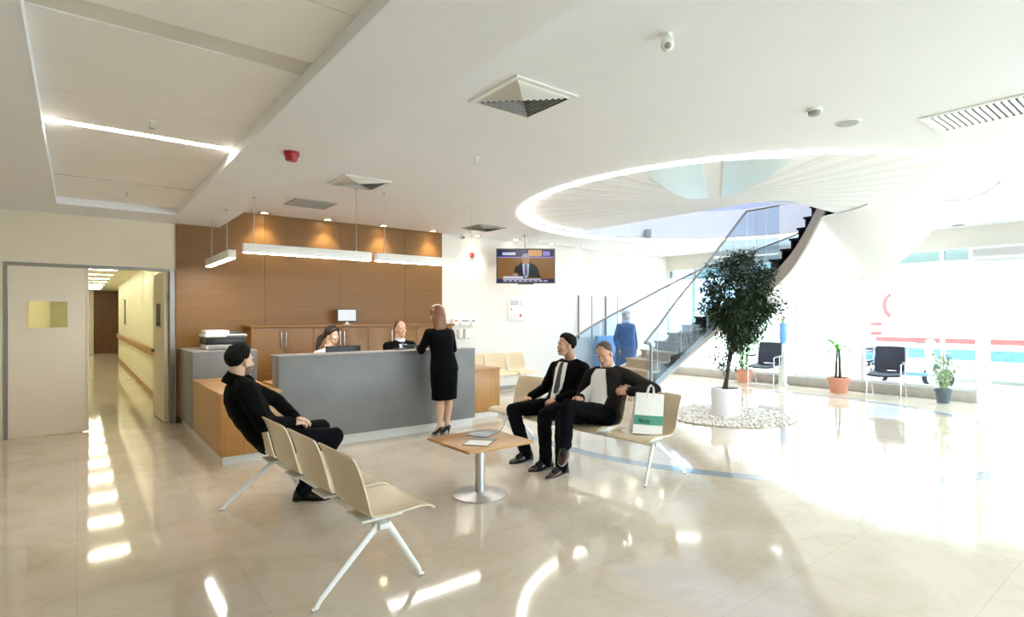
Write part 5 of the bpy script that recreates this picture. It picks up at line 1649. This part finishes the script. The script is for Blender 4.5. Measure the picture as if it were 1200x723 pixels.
# ---- balding man in charcoal jacket, legs crossed, looking down
pel, neck = V((4.32, 4.00, .54)), V((4.43, 4.03, 1.01))
sh = {'R': V((4.36, 4.22, .91)), 'L': V((4.47, 3.83, .935))}
el = {'R': V((4.33, 4.33, .68)), 'L': V((4.50, 3.53, .80))}
wr = {'R': V((4.165, 4.175, .695)), 'L': V((4.43, 3.685, .795))}
wr['L'] = V((4.385, 3.70, .79)); el['L'] = V((4.56, 3.52, .815))
hand = {'R': (V((-.72, -.62, .04)), V((-.2, .3, -1)), V((-.5, .6, .6)), .8), 'L': (V((-.62, .78, .03)), V((.6, .5, -.45)), V((0, .1, 1)), .8)}
hips = {'R': V((4.28, 4.10, .53)), 'L': V((4.29, 3.90, .54))}
knees = {'R': V((3.84, 4.10, .53)), 'L': V((3.835, 4.02, .655))}
ank = {'R': V((3.73, 3.985, .098)), 'L': V((3.735, 3.95, .33))}
toes = {'R': V((-1, -.05, -.04)), 'L': V((-.75, -.45, -.62))}
t, F, bv, Fw, R2, jk = seated_man('balding man in charcoal jacket and open white shirt sitting with legs crossed', (4.1, 4.0, 0), pel, neck, (.12, 1, 0),
    V((4.345, 4.005, 1.16)), V((-.86, -.22, -.50)), V((-.30, 0, 1)), sh, el, wr, hand, hips, knees, ank, toes,
    dict(hair=[('hair_crop', dict(hline=H_CROP, thick=.006, rough=.003, seed=4))], jacket='charcoal_suit', trousers='black_trousers', shoe='shoe_brown', sole='sole_grey', skin='skin', brow='hair_grey', down=True,
         foot_up={'L': V((-.35, -.25, .8))}))
collar(t, F, neck, Fw, 'white_shirt', .070)
sft = [(0, .0), (.5, .005), (1, -.01)]
shirt_front(t, bv, pel, neck, Fw, R2, [(.0, .058), (.08, .085), (.22, .115), (.42, .135), (.65, .135), (.85, .12), (.97, .10)], 'white_shirt', shift=sft)
lapels(t, bv, pel, neck, Fw, R2, [(.01, .056, .03), (.08, .083, .06), (.22, .113, .06), (.42, .133, .03), (.65, .133, .012)], 'charcoal_suit', sft)
watch(t, el['L'], wr['L'])

# ---- man in black seen from behind on the near bench
pel, neck = V((1.27, 4.80, .54)), V((1.0, 4.84, 1.06))
sh = {'R': V((1.02, 4.62, .985)), 'L': V((1.08, 5.05, .98))}
el = {'R': V((1.13, 4.56, .72)), 'L': V((1.37, 5.12, .82))}
wr = {'R': V((1.37, 4.68, .685)), 'L': V((1.48, 4.93, .68))}
hand = {'R': (V((.95, .22, -.12)), V((0, .1, -1)), V((.2, 1, .3)), .6), 'L': (V((.6, -.75, -.2)), V((0, -.1, -1)), V((.6, .6, .3)), .6)}
hips = {'R': V((1.30, 4.70, .53)), 'L': V((1.31, 4.90, .53))}
knees = {'R': V((1.74, 4.70, .525)), 'L': V((1.73, 5.0, .55))}
ank = {'R': V((1.50, 4.78, .098)), 'L': V((1.62, 5.08, .098))}
toes = {'R': V((.88, -.42, -.05)), 'L': V((1, .1, -.05))}
t, F, bv, Fw, R2, jk = seated_man('dark haired man in black slouching with his back to the viewer', (1.3, 4.8, 0), pel, neck, (.1, -1, 0),
    V((1.035, 4.845, 1.195)), V((.86, .50, .0)), V((-.06, 0, 1)), sh, el, wr, hand, hips, knees, ank, toes,
    dict(hair=[('hair_black', dict(hline=[(0, .5), (35, .45), (60, .3), (75, .0), (88, -.35), (96, -.15), (108, -.55), (130, -.78), (180, -.82)], thick=[(0, .02), (60, .016), (120, .016), (180, .018)], rough=.007, seed=5))], jacket='black_suit', trousers='black_trousers', shoe='shoe_black', skin='skin_pale', stubble=True, hs=1.03, bend=.05))
b = NB()
x, y, w = frame((F @ V((0, -.02, -.08)) - neck), Fw)
tube(b, [neck - w * .055, neck - w * .02, neck + w * .015, neck + w * .035], [.098, .094, .084, .078], 24); obj('jacket_collar', b, 'black_suit', t)

# ---- woman standing at the counter
def standing_woman():
    root = (3.77, 6.24, 0)
    t = thing('person', 'woman in black suit standing with her back to us at the grey counter', 'person', root)
    pel, neck = V((3.735, 6.22, .90)), V((3.685, 6.25, 1.415))
    F = head_frame(V((3.665, 6.285, 1.565)), V((.06, 1, -.08)), V((-.04, 0, 1)))
    sh = {'L': V((3.53, 6.25, 1.335)), 'R': V((3.85, 6.25, 1.325))}
    el = {'L': V((3.475, 6.34, 1.115)), 'R': V((3.935, 6.32, 1.11))}
    wr = {'L': V((3.56, 6.56, 1.14)), 'R': V((3.83, 6.57, 1.14))}
    b = NB(); add_head(b, F, neck, .96, True)
    secs, Fw, R2 = spine_secs(pel, neck, (1, 0, 0), FEMALE, .0, -.022)
    loft(b, secs, 24, 2.1)
    legs = {'L': (V((3.665, 6.22, .88)), V((3.685, 6.235, .50)), V((3.695, 6.255, .135))), 'R': (V((3.80, 6.22, .88)), V((3.815, 6.24, .50)), V((3.825, 6.285, .135)))}
    for q, sg in (('L', 1), ('R', -1)):
        cap(b, neck - V((0, 0, .05)), .04, sh[q], .038)
        cap(b, sh[q], .038, el[q], .032); cap(b, el[q], .032, wr[q], .022)
        add_hand(b, wr[q], V((.25 * sg, 1, -.10)), V((0, 0, -1)), V((sg, 0, 0)), .9, .35)
        h, k, a = legs[q]
        cap(b, h, .085, k, .052); chain(b, [k, k.lerp(a, .3) - V((0, .012, 0)), k.lerp(a, .75), a], [.052, .055, .038, .032])
        cap(b, a - V((0, .01, .01)), .03, a + V((0, .11, -.085)), .022)
    me = remesh(b, .005, 3, .5); paint_body(me, F, .96); link('body', me, ['skin_pale', 'lips', 'stubble'], t, angle=80)
    face_bits(t, F, .96, 'hair_brown')
    # hair: full cap plus a straight fall to the nape
    b = NB()
    hb = hair_mesh(F, 1.0, [(0, .5), (40, .3), (70, -.2), (95, -.75), (180, -.95)], .022, seed=12); merge(b, hb)
    cs = []
    for z, w_, d_, yo in ((.06, .086, .07, -.045), (.0, .093, .072, -.05), (-.06, .096, .062, -.055), (-.12, .094, .05, -.066), (-.165, .085, .040, -.078), (-.20, .07, .028, -.085)):
        cs.append((F @ V((0, yo, z)), (F.to_3x3() @ V((1, 0, 0))) * w_, (F.to_3x3() @ V((0, 1, 0))) * d_))
    loft(b, cs, 24, 2.2)
    me = remesh(b, .008, 5, .5, .004, .02); link('hair', me, 'hair_brown', t, angle=80)
    # jacket
    b = NB()
    secs, Fw, R2 = spine_secs(pel, neck, (1, 0, 0), [(-.14, .188, .142), (.0, .186, .140), (.18, .168, .125), (.38, .146, .112), (.58, .158, .126), (.74, .178, .125), (.88, .158, .096), (.96, .09, .072)], .0, .004)
    loft(b, secs, 28, 2.2)
    for q in 'LR':
        cap(b, neck - V((0, 0, .07)), .055, sh[q], .060)
        chain(b, [sh[q], sh[q].lerp(el[q], .5), el[q]], [.060, .056, .052]); cap(b, el[q], .052, el[q].lerp(wr[q], .9), .040)
    me = remesh(b, .010, 5, .5, .005, .08); link('jacket', me, 'black_skirt', t, angle=80)
    # skirt to the knee
    b = NB()
    loft(b, [(V((3.735, 6.22, .96)), V((.158, 0, 0)), V((0, .118, 0))), (V((3.737, 6.22, .86)), V((.186, 0, 0)), V((0, .138, 0))), (V((3.74, 6.22, .74)), V((.184, 0, 0)), V((0, .136, 0))), (V((3.745, 6.225, .60)), V((.176, 0, 0)), V((0, .126, 0))), (V((3.75, 6.23, .475)), V((.168, 0, 0)), V((0, .118, 0)))], 32, 2.2)
    me = remesh(b, .010, 3, .5, .006, .09); link('skirt', me, 'black_skirt', t, angle=80)
    for q in 'LR':
        a = legs[q][2]
        f = V((.04, 1, -.52)).normalized(); up = V((0, .52, 1))
        b = NB()
        secs = []
        r = V((1, 0, 0))
        for yy, w_, zb, zt in ((-.055, .012, .085, .125), (-.045, .026, .075, .135), (-.01, .03, .062, .118), (.04, .03, .036, .082), (.09, .036, .006, .052), (.13, .034, .001, .038), (.165, .020, .002, .024), (.18, .006, .004, .014)):
            secs.append((V((a.x, a.y + yy, (zb + zt) / 2)), r * w_, V((0, 0, (zt - zb) / 2))))
        loft(b, secs, 18, 2.4)
        sh_ = obj('shoe', b, 'shoe_black', t, angle=60)
        b = NB(); tube(b, [(a.x, a.y - .045, .085), (a.x, a.y - .036, .03), (a.x, a.y - .036, .001)], [.016, .0065, .0055], 10); obj('stiletto_heel', b, 'shoe_black', sh_)
standing_woman()

# ---- receptionists behind the counter
def receptionist(label, x, y, hz, fem, face, cfg):
    t = thing('person', label, 'person', (x, y, 0))
    pel, neck = V((x, y, .64)), V((x, y - .03, hz - .165))
    F = head_frame(V((x + cfg.get('hx', 0), y - .05, hz)), V(face), V((cfg.get('tilt', 0), 0, 1)))
    s = .95 if fem else 1
    w = .165 if fem else .20
    sh = {'R': V((x - w, y - .02, hz - .26)), 'L': V((x + w, y - .02, hz - .26))}
    el = {'R': V((x - w - .05, y - .12, hz - .50)), 'L': V((x + w + .05, y - .12, hz - .50))}
    wr = {'R': V((x - .10, y - .34, .80)), 'L': V((x + .10, y - .34, .80))}
    b = NB(); add_head(b, F, neck, s, fem)
    secs, Fw, R2 = spine_secs(pel, neck, (-1, 0, 0), FEMALE if fem else MALE, .0, -.024)
    loft(b, secs, 24, 2.2)
    hips = {'R': V((x - .09, y - .02, .63)), 'L': V((x + .09, y - .02, .63))}
    kn = {'R': V((x - .10, y - .38, .60)), 'L': V((x + .10, y - .38, .60))}
    an = {'R': V((x - .10, y - .30, .12)), 'L': V((x + .10, y - .30, .12))}
    for q, sg in (('R', 1), ('L', -1)):
        cap(b, neck - V((0, 0, .06)), .045, sh[q], .043)
        body_arm(b, sh[q], el[q], wr[q])
        add_hand(b, wr[q], V((.3 * sg, -1, -.15)), V((0, 0, -1)), V((sg, 0, 0)), .92, .4)
        cap(b, hips[q], .075, kn[q], .05); cap(b, kn[q], .05, an[q], .035); cap(b, an[q], .035, an[q] + V((0, -.13, -.07)), .028)
    me = remesh(b, .005, 3, .5); paint_body(me, F, s); link('body', me, [cfg['skin'], 'lips', 'stubble'], t, angle=80)
    face_bits(t, F, s, cfg['brow'], True)
    b = NB()
    secs, Fw, R2 = spine_secs(pel, neck, (-1, 0, 0), (FEMALE if fem else MALE)[:-1], .0, .005)
    loft(b, secs, 28, 2.3)
    for q in 'LR':
        cap(b, neck - V((0, 0, .055 if fem else .05)), .058, sh[q], .058 if fem else .07); jacket_arm(b, sh[q], el[q], el[q].lerp(wr[q], .9), -.006 if fem else 0)
    me = remesh(b, .010, 5, .5, .004, .08); link('blouse' if fem else 'jacket', me, cfg['top'], t, angle=80); bv = bvh_of(me, W[t])
    b = NB(); sph(b, pel, (.165, .12, .10))
    for q in 'LR': chain(b, [hips[q], kn[q], an[q]], [.095, .068, .054])
    me = remesh(b, .014, 3, .5); link('trousers', me, 'black_trousers', t, angle=80)
    for q in 'LR':
        b = NB(); shoe(b, an[q] - V((0, 0, .025)), V((0, -1, 0)), s=.95); obj('shoe', b, 'shoe_black', t)
    return t, F, bv, pel, neck, Fw, R2
t, F, bv, pel, neck, Fw, R2 = receptionist('smiling woman receptionist in pale blouse with dark ponytail behind the counter', 2.735, 7.60, 1.292, True, (.45, -.86, -.06), dict(skin='skin_pale', brow='hair_dark_brown', top='blouse', hx=.03, tilt=.05))
hb = hair_mesh(F, .97, [(0, .36), (25, .2), (50, -.05), (72, -.55), (95, -.6), (140, -.75), (180, -.8)], .020, seed=15); obj('hair', hb, 'hair_dark_brown', t, angle=80)
bk = F @ V((0, -.12, .0))
b = NB(); chain(b, [bk, bk + V((-.06, .03, -.05)), bk + V((-.10, .02, -.14)), bk + V((-.13, .0, -.22))], [.035, .042, .036, .012]); me = remesh(b, .008, 3, .5, .003, .02); link('ponytail', me, 'hair_dark_brown', t, angle=80)
collar(t, F, neck, Fw, 'blouse', .062)
t, F, bv, pel, neck, Fw, R2 = receptionist('smiling bald man receptionist in dark suit behind the counter', 3.79, 7.60, 1.365, False, (.10, -1, -.04), dict(skin='skin', brow='hair_dark_brown', top='black_suit'))
hb = hair_mesh(F, 1, H_SIDES, .003, rough=.001, seed=18); obj('hair', hb, 'hair_crop', t, angle=80)
collar(t, F, neck, Fw, 'pale_blue_shirt')
shirt_front(t, bv, pel, neck, Fw, R2, [(.02, .058), (.12, .066), (.25, .062), (.40, .04), (.52, .012)], 'pale_blue_shirt')
lapels(t, bv, pel, neck, Fw, R2, [(.01, .055, .03), (.12, .064, .05), (.25, .060, .05), (.40, .04, .04), (.52, .01, .03)], 'black_suit')
shirt_front(t, bv, pel, neck, Fw, R2, [(.10, .020), (.2, .024), (.36, .030), (.48, .03)], 'tie_striped', .012, 'tie')
p = neck + Fw * .076 - V((0, 0, .035))
b = NB(); loft(b, [(p + V((0, 0, .022)), R2 * .021, Fw * .012), (p, R2 * .018, Fw * .014), (p - V((0, 0, .02)), R2 * .012, Fw * .010)], 12); obj('tie_knot', b, 'tie_striped', t)

# ---- person in a long blue coat far behind the stair glass
def blue_person():
    x, y = 9.76, 8.34
    t = thing('person', 'person in long blue coat and grey headscarf standing behind the stair glass', 'person', (x, y, 0))
    f = V((-.35, -1, 0)).normalized()
    R, f, u = basis(f)
    F = head_frame(V((x, y, 1.575)) + f * .01, f, (0, 0, 1))
    neck = V((x, y, 1.41)); pel = V((x, y, .9))
    b = NB(); add_head(b, F, neck, .98, True)
    secs, Fw, R2 = spine_secs(pel, neck, R, FEMALE, 0, -.02); loft(b, secs, 20, 2.2)
    for s in (-1, 1):
        sh = neck + R * s * .165 - V((0, 0, .08)); el = sh + R * s * .07 - V((0, 0, .28)) - f * .03; wr = el - V((0, 0, .22)) + f * .09 - R * s * .02
        cap(b, neck - V((0, 0, .05)), .04, sh, .04); body_arm(b, sh, el, wr)
        add_hand(b, wr, V((0, 0, -1)) + f * .2, -R * s, f, .92, .5)
        h = pel + R * s * .08; a = V((x, y, .09)) + R * s * .09
        cap(b, h, .085, a + V((0, 0, .36)), .05); cap(b, a + V((0, 0, .36)), .05, a, .035); cap(b, a, .035, a + f * .12 - V((0, 0, .05)), .025)
    me = remesh(b, .006, 3, .5); paint_body(me, F, .98); link('body', me, ['skin_pale', 'lips', 'stubble'], t, angle=80)
    face_bits(t, F, .98, 'hair_dark_brown')
    b = NB()
    loft(b, [(V((x, y, .14)), R * .27, f * .20), (V((x, y, .5)), R * .262, f * .19), (V((x, y, .85)), R * .235, f * .165), (V((x, y, 1.1)), R * .205, f * .14), (V((x, y, 1.3)), R * .20, f * .12), (V((x, y, 1.38)), R * .13, f * .09), (V((x, y, 1.42)), R * .075, f * .07)], 28, 2.1)
    for s in (-1, 1):
        sh = neck + R * s * .165 - V((0, 0, .09)); el = sh + R * s * .075 - V((0, 0, .28)) - f * .03; wr = el - V((0, 0, .20)) + f * .08 - R * s * .02
        cap(b, sh, .068, el, .062); cap(b, el, .062, wr, .055)
    me = remesh(b, .012, 4, .5, .008, .12); link('coat', me, 'blue_cloth', t, angle=80)
    hb = hair_mesh(F, 1.0, [(0, .32), (30, .25), (55, -.2), (75, -.9), (180, -1.1)], .022, seed=22)
    b = NB(); merge(b, hb)
    loft(b, [(F @ V((0, -.02, -.04)), R * .088, f * .085), (F @ V((0, -.015, -.11)), R * .085, f * .085), (F @ V((0, -.01, -.17)), R * .105, f * .095)], 20, 2.1)
    me = remesh(b, .009, 4, .5, .003, .05)
    # leave the face open
    bmx = bmesh.new(); bmx.from_mesh(me); Fi = F.inverted()
    kill = [fc_ for fc_ in bmx.faces if (lambda c: c.y > .03 and abs(c.x) < .058 and -.115 < c.z < .055)(Fi @ fc_.calc_center_median())]
    bmesh.ops.delete(bmx, geom=kill, context='FACES'); bmx.to_mesh(me); bmx.free()
    link('headscarf', me, 'scarf_grey', t, angle=80)
    for s in (-1, 1):
        b = NB(); shoe(b, V((x, y, .088)) + R * s * .09, f, s=.95); obj('shoe', b, 'shoe_black', t)
blue_person()

# ================================================================== LIGHT
w = bpy.data.worlds.new('sky'); SC.world = w; w.use_nodes = True
bg = w.node_tree.nodes['Background']
bg.inputs['Color'].default_value = (.86, .93, 1.0, 1)
bg.inputs['Strength'].default_value = SKY
def portal(sx, sy, loc, d):
    pl = bpy.data.lights.new('window_portal', 'AREA'); pl.shape = 'RECTANGLE'; pl.size = sx; pl.size_y = sy
    pl.cycles.is_portal = True
    po = bpy.data.objects.new('window_portal', pl); COL.objects.link(po)
    po.location = loc; po.rotation_euler = V(d).to_track_quat('-Z', 'Y').to_euler()
portal(13, 2.7, (FACE + .30, (FRONT + BACK) / 2, 1.5), (-1, 0, 0))
portal(10.9, 2.7, ((2 + FACE) / 2, FRONT - .22, 1.5), (0, 1, 0))

vs = SC.view_settings
SC.display_settings.display_device = 'sRGB'
vs.view_transform = 'Standard'; vs.look = 'None'; vs.gamma = 1; vs.use_curve_mapping = False
vs.exposure = EXPO
SC.cycles.use_denoising = True
SC.cycles.max_bounces = 10
SC.cycles.diffuse_bounces = 6
SC.cycles.glossy_bounces = 5
SC.cycles.transparent_max_bounces = 24
SC.cycles.caustics_reflective = False
SC.cycles.caustics_refractive = False
SC.cycles.sample_clamp_indirect = 12
